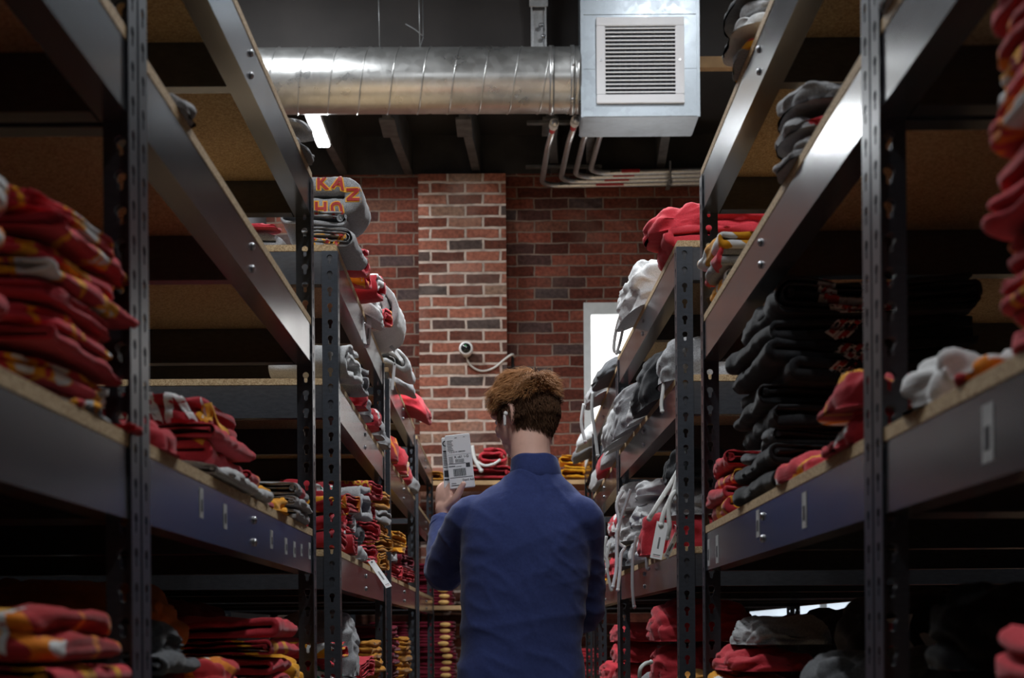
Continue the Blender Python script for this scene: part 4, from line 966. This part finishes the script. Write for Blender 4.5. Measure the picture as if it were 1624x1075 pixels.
o = stack('corded grey pile in middle of third right rack', 1, .03, 4.22, 4.56, B2, [('b', 'light grey hoodie', 'lgray', .1), ('b', 'light grey hoodie', 'lgray', .085), ('b', 'light grey hoodie', 'lgray', .07)], seed=63, w=.24)
x0 = 985
for k, P in enumerate(([(988, 778), (978, 800), (982, 830), (978, 855), (990, 868)], [(1000, 776), (992, 800), (984, 825), (980, 850)], [(978, 838), (978, 880), (977, 905), (972, 930)],
          [(1010, 850), (1004, 880), (1003, 925), (1005, 955), (1006, 962)], [(990, 870), (985, 880), (983, 910), (980, 935)], [(1028, 870), (1026, 880), (1026, 900), (1028, 902)])):
    yy = 4.2-.01*k
    drawstring(o[1+(k % 2)], [px(a, b_, yy) for a, b_ in P], .0046, 'string' if k % 2 == 0 else 'gstring')
o = stack('leaning grey pile at rear of third right rack', 1, .04, 4.6, 4.98, B2, [('b', 'dark grey hoodie', 'dgray', .08), ('b', 'light grey hoodie', 'lgray', .1), ('b', 'pale grey hoodie', 'white', .1)], seed=64, w=.22)
for k, P in enumerate(([(962, 850), (958, 875), (965, 895), (955, 915), (952, 925)], [(968, 860), (962, 890), (968, 930), (970, 935)])):
    drawstring(o[1], [px(a, b_, 4.66) for a, b_ in P], .0046)
stack('pile on fourth right rack middle shelf', 1, .03, 5.35, 5.75, B2, [('b', 'red hoodie', 'red', .08), ('b', 'grey hoodie', 'gray', .08), ('b', 'red and white hoodie', 'rwhite', .08)], seed=65, w=.22)
stack('far pile on fourth right rack middle shelf', 1, .03, 5.9, 6.3, B2, [('b', 'yellow hoodie', 'yellow', .08), ('b', 'light grey hoodie', 'lgray', .08)], seed=66, w=.22)
# third right rack, lower shelf
o = stack('big red pile low on third right rack', 1, .01, 3.98, 4.3, B1, [('b', 'dark red hoodie', 'red', .12), ('b', 'dark red hoodie', 'red', .12), ('b', 'dark red hoodie', 'red', .12)], seed=67, w=.3)
o = stack('mustard-topped pile low beside third right post', 1, .0, 3.66, 3.9, B1, [('b', 'grey hoodie', 'gray', .08), ('r', 'mustard hoodie with white cord', 'mustard', .09)], seed=68, w=.24)
drawstring(o[1], [px(1014, 1074, 3.66), px(1016, 1060, 3.65), px(1024, 1052, 3.66), px(1032, 1050, 3.68)], .005)
garment('b', 1, .02, 4.34, 4.5, B1, .16, .16, 'gray', 'small grey bundle behind the big low red pile', sub=3)
stack('red and white pile low on fourth right rack', 1, .02, 5.32, 5.62, B1, [('b', 'red hoodie', 'rwhite', .08), ('b', 'red hoodie', 'red', .075), ('b', 'red white-trimmed hoodie', 'rwhite', .075), ('b', 'red hoodie', 'red', .07)], seed=69, w=.24)
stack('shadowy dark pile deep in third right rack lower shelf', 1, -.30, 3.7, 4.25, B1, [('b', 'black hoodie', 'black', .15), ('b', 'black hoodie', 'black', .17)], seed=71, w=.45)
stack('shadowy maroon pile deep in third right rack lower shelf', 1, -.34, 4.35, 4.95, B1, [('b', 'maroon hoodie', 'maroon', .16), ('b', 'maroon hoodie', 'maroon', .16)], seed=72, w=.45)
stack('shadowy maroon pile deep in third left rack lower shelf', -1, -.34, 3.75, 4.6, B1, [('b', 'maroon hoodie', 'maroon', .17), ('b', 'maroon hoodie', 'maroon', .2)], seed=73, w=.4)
stack('far red pile low on fourth right rack', 1, .02, 5.8, 6.2, B1, [('b', 'dark red hoodie', 'red', .08), ('b', 'dark red hoodie', 'red', .08)], seed=70, w=.24)

# ------------------------------------------------------------------ garments on the timber end shelves
def endpile(x, z, n, mat, look, desc, w=.26, h=.034, seed=1, kind='s'):
    R_ = random.Random(seed); zz = z+.001
    for i in range(n):
        _seed[0] += 1
        me = slab_mesh('folded_shirt', w, .3, h, 2, _seed[0], .005)
        o = link('folded_shirt', me, None, mat); o.location = (x+R_.uniform(-.012, .012), 9.02+R_.uniform(-.02, .02), zz)
        tag(o, f'{look}, {ORD[n-1-i] if i else "bottom one"} in {desc}', 'shirt', desc)
        if 'gold lining' in look:      # gold lining folded outwards at one corner
            b = NB(); bmesh.ops.create_icosphere(b, subdivisions=2, radius=1, matrix=Matrix.Translation((w*.27, -.143, h*.5)) @ Matrix.Diagonal((.034, .016, h*.4, 1)))
            obj('gold_lining', b, M['goldlin'], o, True)['label'] = 'pale gold lining'
        zz += h*.97
M['goldlin'] = simple('pale_gold_fabric', (.72, .42, .14), .9, var=.25, scale=40)
endpile(-.72, .74, 14, 'maroon', 'maroon shirt', 'leftmost maroon end-shelf pile', w=.24, h=.038, seed=1)
endpile(-.46, .74, 14, 'maroon', 'maroon shirt with gold lining', 'gold-lined end-shelf pile beside the man', w=.25, h=.038, seed=2)
endpile(-.72, 1.35, 10, 'maroon', 'maroon shirt', 'upper left maroon end-shelf pile', w=.24, h=.036, seed=3)
endpile(-.46, 1.35, 7, 'maroon', 'maroon shirt with gold lining', 'upper gold-lined end-shelf pile', w=.25, h=.036, seed=4)
endpile(-.17, 1.35, 6, 'maroon', 'maroon shirt', 'upper end-shelf pile behind the elbow', w=.25, h=.04, seed=5)
endpile(.42, 1.35, 6, 'rwhite', 'red shirt', 'end-shelf pile right of the man', w=.26, h=.04, seed=6)
endpile(.42, .74, 9, 'red', 'red shirt', 'lower end-shelf pile right of the man', w=.26, h=.04, seed=7)
for (x, z, w_, h_, mat, lab, kind) in ((-.13, 2.075, .30, .09, 'red', 'red rolled hoodie on the end shelf behind the carton', 'r'), (-.11, 2.166, .2, .1, 'red', 'red hood bulging on top of the red hoodie on end shelf', 'r'),
                    (.36, 2.075, .2, .085, 'yellow', 'yellow folded sweatshirt, lower of two on end shelf', 'r'), (.35, 2.162, .18, .06, 'yellow', 'yellow folded sweatshirt, upper of two on end shelf', 'r'),
                    (-.5, 2.075, .24, .06, 'mustard', 'mustard folded sweatshirt on end shelf left of the carton', 'r')):
    _seed[0] += 1; me = roll_mesh('folded_sweatshirt', w_, .26, h_, 1.5, _seed[0], 9, .01, -1, 7, None, .01)
    o = link('folded_sweatshirt', me, None, mat); o.location = (x, 8.99, z+.001); tag(o, lab, 'sweatshirt')
    if 'hood bulging' in lab:
        drawstring(o, [px(749, 707, 8.84), px(752, 725, 8.83), px(758, 738, 8.82), px(763, 746, 8.82)], .011)
        drawstring(o, [px(754, 730, 8.83), px(768, 738, 8.82), px(782, 736, 8.82), px(792, 730, 8.83)], .008)
for L_ in LET:
    tx, sz, ob, org, dr, up, m_, ol = L_
    project_text(tx, sz, ob, org, dr, up, m_, ol)
# ------------------------------------------------------------------ the person
def remesh(bm, voxel, smooth=3, name='body'):
    me = bpy.data.meshes.new('pre'); bm.to_mesh(me); bm.free()
    o = bpy.data.objects.new('pre', me); C.objects.link(o)
    md = o.modifiers.new('r', 'REMESH'); md.mode = 'VOXEL'; md.voxel_size = voxel; md.adaptivity = 0
    dg = bpy.context.evaluated_depsgraph_get(); dg.update()
    m2 = bpy.data.meshes.new_from_object(o.evaluated_get(dg)); bpy.data.objects.remove(o); bpy.data.meshes.remove(me)
    b = NB(); b.from_mesh(m2); bpy.data.meshes.remove(m2)
    for _ in range(smooth): bmesh.ops.smooth_vert(b, verts=b.verts, factor=.5, use_axis_x=True, use_axis_y=True, use_axis_z=True)
    return b
def limb(bm, pts, rs, seg=24, n=8, flat=1.0):
    P = [Vector(p) for p in pts]; out = spline(P, n)
    R_ = []
    for i in range(len(rs)-1):
        for k in range(n):
            t = k/n; t = t*t*(3-2*t); R_.append(rs[i]*(1-t)+rs[i+1]*t)
    R_.append(rs[-1])
    tube(bm, out, R_, seg, True, flat)
    ellipsoid(bm, out[0], (R_[0],)*3, 3); ellipsoid(bm, out[-1], (R_[-1],)*3, 3)
def rings_loft(bm, rings, seg=40):
    """rings: (z, cx, cy, rx, ry, yaw)"""
    # densify with catmull
    R_ = []
    for i in range(len(rings)-1):
        a0, a1, a2, a3 = rings[max(i-1, 0)], rings[i], rings[i+1], rings[min(i+2, len(rings)-1)]
        for k in range(5):
            t = k/5
            R_.append(tuple(.5*((2*q1)+(q2-q0)*t+(2*q0-5*q1+4*q2-q3)*t*t+(3*q1-q0-3*q2+q3)*t**3) for q0, q1, q2, q3 in zip(a0, a1, a2, a3)))
    R_.append(rings[-1]); out = []
    for (z, cx, cy, rx, ry, yaw) in R_:
        ring = []
        for k in range(seg):
            a = 2*PI*k/seg; ca, sa = math.cos(a), math.sin(a); e = .82
            x = rx*math.copysign(abs(ca)**e, ca); y = ry*math.copysign(abs(sa)**e, sa)
            ring.append(bm.verts.new((cx+x*math.cos(yaw)-y*math.sin(yaw), cy+x*math.sin(yaw)+y*math.cos(yaw), z)))
        out.append(ring)
    for A, B in zip(out, out[1:]):
        for k in range(seg): bm.faces.new((A[k], A[(k+1) % seg], B[(k+1) % seg], B[k]))
    bm.faces.new(out[0][::-1]); bm.faces.new(out[-1])
PY = 3.98
man = thing('person', 'man in blue pullover seen from behind, holding up a white labelled carton', 'person', (.03, PY, 0))
def W(x, y, z): return Vector((x-.03, y-PY, z))      # world -> person's local
YAW = .12
# key joints (world)
shL, elL, wrL = W(-.105, PY-.005, 1.488), W(-.183, PY+.155, 1.355), W(-.192, PY+.305, 1.50)
shR, elR, wrR = W(.178, PY-.02, 1.485), W(.188, PY+.13, 1.24), W(.06, PY+.33, 1.30)
neck0, headc = W(.063, PY+.01, 1.60), W(.038, PY+.045, 1.762)
HS = .9
Ry = Matrix.Rotation(.80, 3, 'Z') @ Matrix.Rotation(-.24, 3, 'X')      # turned to his left, looking down a little
def H(x, y, z): return headc + Ry @ Vector((x, y, z))*HS       # y forward
body = NB()
def hell(bm, c, r, sub=3, rot=None): ellipsoid(bm, c, tuple(q*HS for q in r), sub, rot)
# head
hell(body, H(0, -.012, .02), (.075, .094, .088), 4, Ry)
hell(body, H(0, .03, -.02), (.064, .068, .082), 4, Ry)
hell(body, H(0, .052, -.075), (.042, .040, .034), 3, Ry)      # chin / jaw
hell(body, H(0, .012, -.062), (.054, .05, .042), 3, Ry)
hell(body, H(0, .092, .028), (.05, .014, .014), 3, Ry)       # brow
limb(body, [H(0, .094, .015), H(0, .108, -.006), H(0, .112, -.018)], [.007, .010, .012], 14)     # nose
for s in (-1, 1):
    hell(body, H(s*.009, .104, -.022), (.007, .008, .006), 2, Ry)
    hell(body, H(s*.034, .074, -.022), (.02, .018, .018), 3, Ry)        # cheek
hell(body, H(0, .092, -.052), (.022, .01, .006), 3, Ry); hell(body, H(0, .091, -.062), (.018, .01, .007), 3, Ry)   # lips
for s in (-1, 1):      # ears
    earp = [H(s*.073, -.010, .016), H(s*.079, -.018, .020), H(s*.083, -.027, .012), H(s*.082, -.027, -.006), H(s*.078, -.018, -.024), H(s*.073, -.008, -.032)]
    limb(body, earp, [.005, .006, .0065, .0065, .0065, .006], 10, 4)
    hell(body, H(s*.076, -.014, -.006), (.007, .015, .023), 2, Ry)
limb(body, [H(0, -.018, -.05), (headc+neck0)/2+Vector((.0, -.012, -.015)), neck0+Vector((0, -.005, -.06))], [.054, .052, .066], 28)
# torso and legs under the clothes
rings_loft(body, [(.92-.0, 0, 0, .14, .09, YAW), (1.05, 0, 0, .125, .085, YAW), (1.2, 0, 0, .12, .085, YAW), (1.38, .01, 0, .14, .09, YAW), (1.5, .015, 0, .12, .075, YAW), (1.58, .025, 0, .06, .05, YAW)])
for s, hip, knee, ank in ((-1, W(-.06, PY, .93), W(-.075, PY+.03, .5), W(-.08, PY, .09)), (1, W(.115, PY, .93), W(.13, PY+.03, .5), W(.135, PY, .09))):
    limb(body, [hip, knee, ank], [.075, .05, .036], 20)
    limb(body, [ank+Vector((0, 0, -.03)), ank+Vector((s*.01, .1, -.05)), ank+Vector((s*.015, .17, -.06))], [.036, .034, .022], 16)
limb(body, [shL, elL, wrL], [.045, .036, .026], 20); limb(body, [shR, elR, wrR], [.045, .036, .026], 20)
_ell = ellipsoid
def hand(bm, wr, pdir, fdir, thumbdir, curl, side):
    """wr wrist, pdir palm direction (wrist to knuckles), fdir direction the fingers curl to"""
    pdir = Vector(pdir).normalized(); fd = Vector(fdir); fd = (fd-pdir*fd.dot(pdir)).normalized(); ac = pdir.cross(fd)*side
    palm = wr+pdir*.05
    R3 = Matrix((ac, pdir, fd)).transposed()
    ellipsoid(bm, palm, (.04, .05, .015), 3, R3)
    ellipsoid(bm, wr+pdir*.02, (.03, .03, .018), 3, R3)
    ln = [.072, .08, .075, .06]
    for i in range(4):
        base = wr+pdir*(.088-(.006 if i in (0, 3) else 0))+ac*(.03-.02*i)
        p = [base-pdir*.03, base]; d = pdir.copy(); c = base.copy()
        for k, f in enumerate((.45, .32, .23)):
            a = curl*(k+1)*(.8+.1*i)
            d = (pdir*math.cos(a)+fd*math.sin(a)).normalized(); c = c+d*ln[i]*f; p.append(c.copy())
        limb(bm, p, [.0095, .0095, .0088, .008, .0068], 12, 4)
    tb = wr+pdir*.025+ac*.025
    td = Vector(thumbdir).normalized()
    limb(bm, [tb, tb+(td*.6+ac*.5).normalized()*.035, tb+(td*.6+ac*.5).normalized()*.035+td*.028, tb+(td*.6+ac*.5).normalized()*.035+td*.05], [.0135, .012, .0105, .008], 12, 4)
# left hand holds the cartons up from below-left; right hand is hidden in front of him
CT = W(-.157, PY+.36, 1.0)
hand(body, wrL+Vector((-.004, .016, .022)), (.12, .12, 1), (.8, .6, 0), (.50, -.38, .85), .8, -1)
hand(body, wrR+Vector((-.01, .01, .0)), (-.8, .5, .2), (0, .3, -1), (0, .6, .6), .5, 1)
b = remesh(body, .0032, 4)
obj('body', b, 'skin', man, True)
# eyes
for s in (-1, 1):
    b = NB(); hell(b, H(s*.03, .082, .006), (.011, .011, .009), 2, Ry); obj('eye', b, 'eye', man, True)
# pullover
j = NB()
rings_loft(j, [(.935, -.012, 0, .168, .112, YAW), (.98, -.012, 0, .171, .115, YAW), (1.08, -.010, -.004, .163, .112, YAW), (1.18, -.006, -.006, .158, .110, YAW), (1.30, .0, -.008, .166, .114, YAW),
               (1.42, .006, -.008, .170, .116, YAW), (1.48, .009, -.004, .172, .108, YAW), (1.52, .012, .0, .160, .094, YAW), (1.552, .018, .004, .130, .080, YAW), (1.582, .026, .006, .092, .068, YAW), (1.612, .032, .008, .062, .056, YAW)])
def toward(a, b_, f): return a*(1-f)+b_*f
limb(j, [shL+Vector((.05, 0, .0)), shL, toward(shL, elL, .5)+Vector((-.008, 0, 0)), elL, toward(elL, wrL, .5), toward(elL, wrL, .93)], [.05, .058, .057, .052, .047, .041], 28)
limb(j, [shR+Vector((-.05, 0, .0)), shR, toward(shR, elR, .5)+Vector((.006, 0, 0)), elR, toward(elR, wrR, .5), toward(elR, wrR, .97)], [.05, .058, .056, .052, .045, .036], 28)
j = remesh(j, .0055, 3)
j.normal_update()
for v in j.verts:      # creases of the knit: at elbows, armpits and above the hem
    p = v.co
    wz = 1.0
    lower = max(0, min(1, (1.3-p.z)/.25)); d = 0
    q = Vector((p.x*2.4+p.z*2.2, p.y*2.4, p.z*8.5-p.x*3.5)); k = 1-abs(nz(q))*2.2; d += max(0, k)**2*.0075*(.35+.65*lower)
    q2 = Vector((p.x*9+1.7, p.y*7, p.z*14+p.x*9)); k2 = 1-abs(nz(q2))*2.4; d += max(0, k2)**2*.0035
    for (c, r_) in ((elL, .14), (elR, .16), (shL+Vector((.05, -.05, -.09)), .10), (shR+Vector((-.05, -.05, -.1)), .10)):
        f = max(0, 1-(p-c).length/r_)
        q3 = Vector((p.x*10, p.y*10, p.z*26+p.x*14)); d += f*max(0, 1-abs(nz(q3))*2.5)**2*.008
    v.co = p+v.normal*(d-.002)
for _ in range(1): bmesh.ops.smooth_vert(j, verts=j.verts, factor=.4, use_axis_x=True, use_axis_y=True, use_axis_z=True)
pull = obj('pullover', j, 'jacket', man, True)
# stand-up collar
def ringtube(cs, name, mat, thick=.004, parent=pull):
    """cs: (centre, rx, ry, tilt) outer wall going up then inner wall going down"""
    bb = NB(); seg = 48; allr = []
    seq = [(c, rx, ry, tl) for c, rx, ry, tl in cs]+[(c, rx-thick, ry-thick, tl) for c, rx, ry, tl in cs[::-1]]
    for (c, rx, ry, tl) in seq:
        ring = []
        for k in range(seg):
            a = 2*PI*k/seg; x, y = rx*math.cos(a), ry*math.sin(a)
            ring.append(bb.verts.new((c.x+x, c.y+y, c.z+tl*y+.0015*math.sin(5*a))))
        allr.append(ring)
    n = len(allr)
    for i in range(n):
        A, B = allr[i], allr[(i+1) % n]
        for k in range(seg): bb.faces.new((A[k], A[(k+1) % seg], B[(k+1) % seg], B[k]))
    return obj(name, bb, mat, parent, True)
nc = Vector((neck0.x+.001, neck0.y-.002, 0))
ringtube([(nc+Vector((0, 0, 1.565)), .070, .064, -.22), (nc+Vector((0, 0, 1.594)), .069, .064, -.22), (nc+Vector((-.001, 0, 1.615)), .066, .063, -.2), (nc+Vector((-.003, .003, 1.638)), .062, .060, -.18), (nc+Vector((-.004, .003, 1.643)), .061, .059, -.18)], 'collar', 'jacket')
d_ = (wrL-elL).normalized()
b = NB(); tube(b, [toward(elL, wrL, .86), toward(elL, wrL, .9), toward(elL, wrL, .98), toward(elL, wrL, 1.0)], [.040, .041, .037, .034], 28); obj('cuff', b, 'jacket', pull, True)
b = NB(); tube(b, [toward(elR, wrR, .88), toward(elR, wrR, .96), toward(elR, wrR, 1.0)], [.038, .036, .032], 28); obj('cuff', b, 'jacket', pull, True)
# trousers, shoes
t_ = NB()
rings_loft(t_, [(.84, -.008, 0, .16, .11, YAW), (.9, -.008, 0, .163, .112, YAW), (.96, -.008, 0, .158, .106, YAW), (1.0, -.008, 0, .15, .10, YAW)])
for hip, knee, ank in ((W(-.062, PY, .88), W(-.075, PY+.03, .5), W(-.08, PY, .09)), (W(.115, PY, .88), W(.13, PY+.03, .5), W(.135, PY, .09))):
    limb(t_, [hip, knee, ank], [.092, .072, .056], 24)
obj('trousers', remesh(t_, .009, 2), 'trouser', man, True)
for s, ank in ((-1, W(-.08, PY, .09)), (1, W(.135, PY, .09))):
    b = NB(); limb(b, [ank+Vector((0, -.03, -.05)), ank+Vector((s*.01, .09, -.05)), ank+Vector((s*.015, .17, -.058))], [.04, .042, .03], 20)
    for v in b.verts:
        if v.co.z < .001: v.co.z = .001
    obj('shoe', b, 'shoe', man, True)
# earbud
b = NB(); hell(b, H(-.087, -.004, -.004), (.007, .007, .008), 2, Ry); limb(b, [H(-.089, .0, -.01), H(-.089, .006, -.034)], [.0042, .0036], 10)
obj('earbud', b, 'plastic_w', man, True)['label'] = 'white wireless earbud'
# hair: scalp cap plus strands
def in_hair(l, s_=0):
    """l: local unit-ish head coordinates in metres; True where hair grows"""
    x, y, z = l
    if z > .055 - max(0, y-.055)*.2: return y < .085 or z > .065
    # sides: above and behind the ear; back: down to the nape
    if y > .045: return z > .035
    if y > -.012: return z > .012+abs(y)*.3 if y < .02 else z > -.005
    return z > -.088-.0*y+max(0, (abs(x)-.035))*.8
cap = NB(); bmesh.ops.create_icosphere(cap, subdivisions=5, radius=1)
def hair_pt(u, push=0.0):
    """direction -> point on the hair mass, head-local"""
    u = u.normalized()
    top = max(0, u.z); fr = max(0, u.y)
    rx = .079+.009*top**.5*(1) ; ry = .099+.004*fr; rz = .110+.008*top
    # slimmer at the nape
    lo = max(0, -u.z)
    k = 1-.17*lo**1.2
    return Vector((u.x*rx*k, -.012+u.y*ry*(1-.16*lo), .008+u.z*rz))+u*push
dele = []
for v in cap.verts:
    u = v.co.copy(); l = hair_pt(u)
    tx = nz(Vector((u.x*5, u.y*5, u.z*5)))*.004*max(.2, u.z) + nz(u*16)*.0025
    if not in_hair(l): dele.append(v)
    v.co = H(*(l+u.normalized()*tx))
bmesh.ops.delete(cap, geom=dele, context='VERTS')
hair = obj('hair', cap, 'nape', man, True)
hr = random.Random(11); hs = NB()
crown = Vector((.01, -.06, .1))
cnt = 0; ns = NB()
while cnt < 7500:
    u = Vector((hr.gauss(0, 1), hr.gauss(0, 1), hr.gauss(0, 1))).normalized(); l = hair_pt(u, -.003)
    if not in_hair(l): continue
    cnt += 1
    up_ = max(0, min(1, (l.z-.02)/.06))
    flow = Vector((l.x-crown.x, l.y-crown.y, 0)); 
    if flow.length < .001: flow = Vector((0, 1, 0))
    flow.normalize()
    clump = Vector((nz(l*28), nz(l*28+Vector((5, 0, 0))), nz(l*28+Vector((0, 9, 0)))))
    if up_ > 0:
        if l.y > -.05: flow = (flow*.35+Vector((-.75, .75, .0))*.9).normalized()
        d = flow*1.0+Vector((0, 0, .15))+clump*.75+Vector((hr.gauss(0, .16), hr.gauss(0, .16), hr.gauss(0, .12)))
        L = (.024+.028*up_)*hr.uniform(.7, 1.15)
        down = .9
    else:
        d = Vector((0, -.05, -1))+u*.10+clump*.22+Vector((hr.gauss(0, .1), hr.gauss(0, .1), 0)); L = hr.uniform(.012, .02) ; down = .25
    d = d-u*min(0, d.dot(u))*0 
    d.normalize(); pts = []; p = l.copy()
    dd = (d+u*.35*up_+u*.06).normalized()
    for k in range(4):
        pts.append(H(*p)); p = p+dd*L/3; dd = (dd-u*.28*(1+up_*.6)+Vector((0, 0, -.18*down))).normalized()
        c_ = Vector((p.x/.086, (p.y+.012)/.103, (p.z-.008)/.112))
        if c_.length < 1.0: p = Vector((c_.x/c_.length*.087, c_.y/c_.length*.104-.012, c_.z/c_.length*.114+.008)) if p.z > -.02 else p+u*.002
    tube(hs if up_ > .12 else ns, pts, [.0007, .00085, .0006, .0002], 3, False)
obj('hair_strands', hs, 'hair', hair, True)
obj('nape_hair', ns, 'nape', hair, True)['label'] = 'short dark brown hair at nape, shadow painted into its colour'

# ------------------------------------------------------------------ cartons in his hand
def carton(cx, cy, cz, w, d, h, tilt, yaw, label):
    t = thing('labelled_carton', label, 'carton', (cx, cy, cz)); t.rotation_euler = (0, tilt, yaw)
    b = NB(); bevbox(b, -w/2, w/2, -d/2, d/2, 0, h, .0015); obj('carton_box', b, 'carton', t)
    b = NB(); box(b, -w/2+.002, w/2-.002, -d/2+.004, d/2-.004, h+.0001, h+.0012); obj('top_flap', b, 'carton', t)
    return t
def ink(t, rects, y, name='label_print'):
    b = NB()
    for (x0, x1, z0, z1) in rects: box(b, x0, x1, y-.0004, y, z0, z1)
    obj(name, b, 'tagdark', t)
def words(t, txt, size, x, z, y, name='label_text'):
    cu = bpy.data.curves.new('t', 'FONT'); cu.body = txt; cu.size = size; cu.offset = size*.02
    to = bpy.data.objects.new('t', cu); C.objects.link(to); dg = bpy.context.evaluated_depsgraph_get()
    me = bpy.data.meshes.new_from_object(to.evaluated_get(dg)); bpy.data.objects.remove(to)
    me.transform(Matrix.Translation((x, y, z)) @ Matrix.Rotation(PI/2, 4, 'X'))
    link(name, me, t, 'tagdark')
c0 = px(734, 774, PY+.300)
t = carton(c0.x, c0.y, c0.z, .070, .018, .150, -.10, .0, 'white carton with shipping label and barcodes held in left hand')
f = -.0095
rr = random.Random(3)
bars = []; x = -.021
while x < .0135:
    wd = rr.choice((.0006, .001, .0016)); bars.append((x, x+wd, .034, .055)); x += wd+rr.choice((.0006, .001))
x = -.012
while x < .011:
    wd = rr.choice((.0006, .001)); bars.append((x, x+wd, .072, .0815)); x += wd+.0009
ink(t, bars, f, 'barcode')
ink(t, [(-.032, .032, .0300, .0310), (-.032, .016, .0690, .0700), (.016, .0275, .0575, .0690), (-.032, .033, .0945, .0948), (-.008, -.002, .1405, .1418), (.016, .021, .1415, .1423)], f)
g_ = [(-.031+.0, -.014-.002*(k % 3), .1065+k*.0045, .1078+k*.0045) for k in range(7)]+[(-.030, -.018, .072+k*.004, .0731+k*.004) for k in range(5)]+[(-.032, -.014, .0615, .0635), (-.012, .004, .0605, .0612), (-.030, -.016, .014, .0152), (-.031, -.008, .008, .0098)]
ink(t, g_, f)
words(t, 'K c61 1-G', .0095, -.014, .0845, f); words(t, 'Devil Adl', .0085, .002, .0190, f); words(t, 'P 22 02 64 10800300', .0052, -.027, .1005, f)
c1 = px(717, 774, PY+.319)
t = carton(c1.x, c1.y, c1.z, .045, .012, .142, -.05, .10, 'second white carton peeking out behind the labelled one in hand')
ink(t, [(-.020, -.005, .0315+.0, .05), (-.021, .02, .0585, .060), (-.0205, -.004, .022, .0265), (-.020, -.009, .101, .1055)]+[(-.0205, -.004, .065+k*.0045, .0665+k*.0045) for k in range(8)], -.0065)
words(t, 'G', .022, -.0215, .118, -.0065)
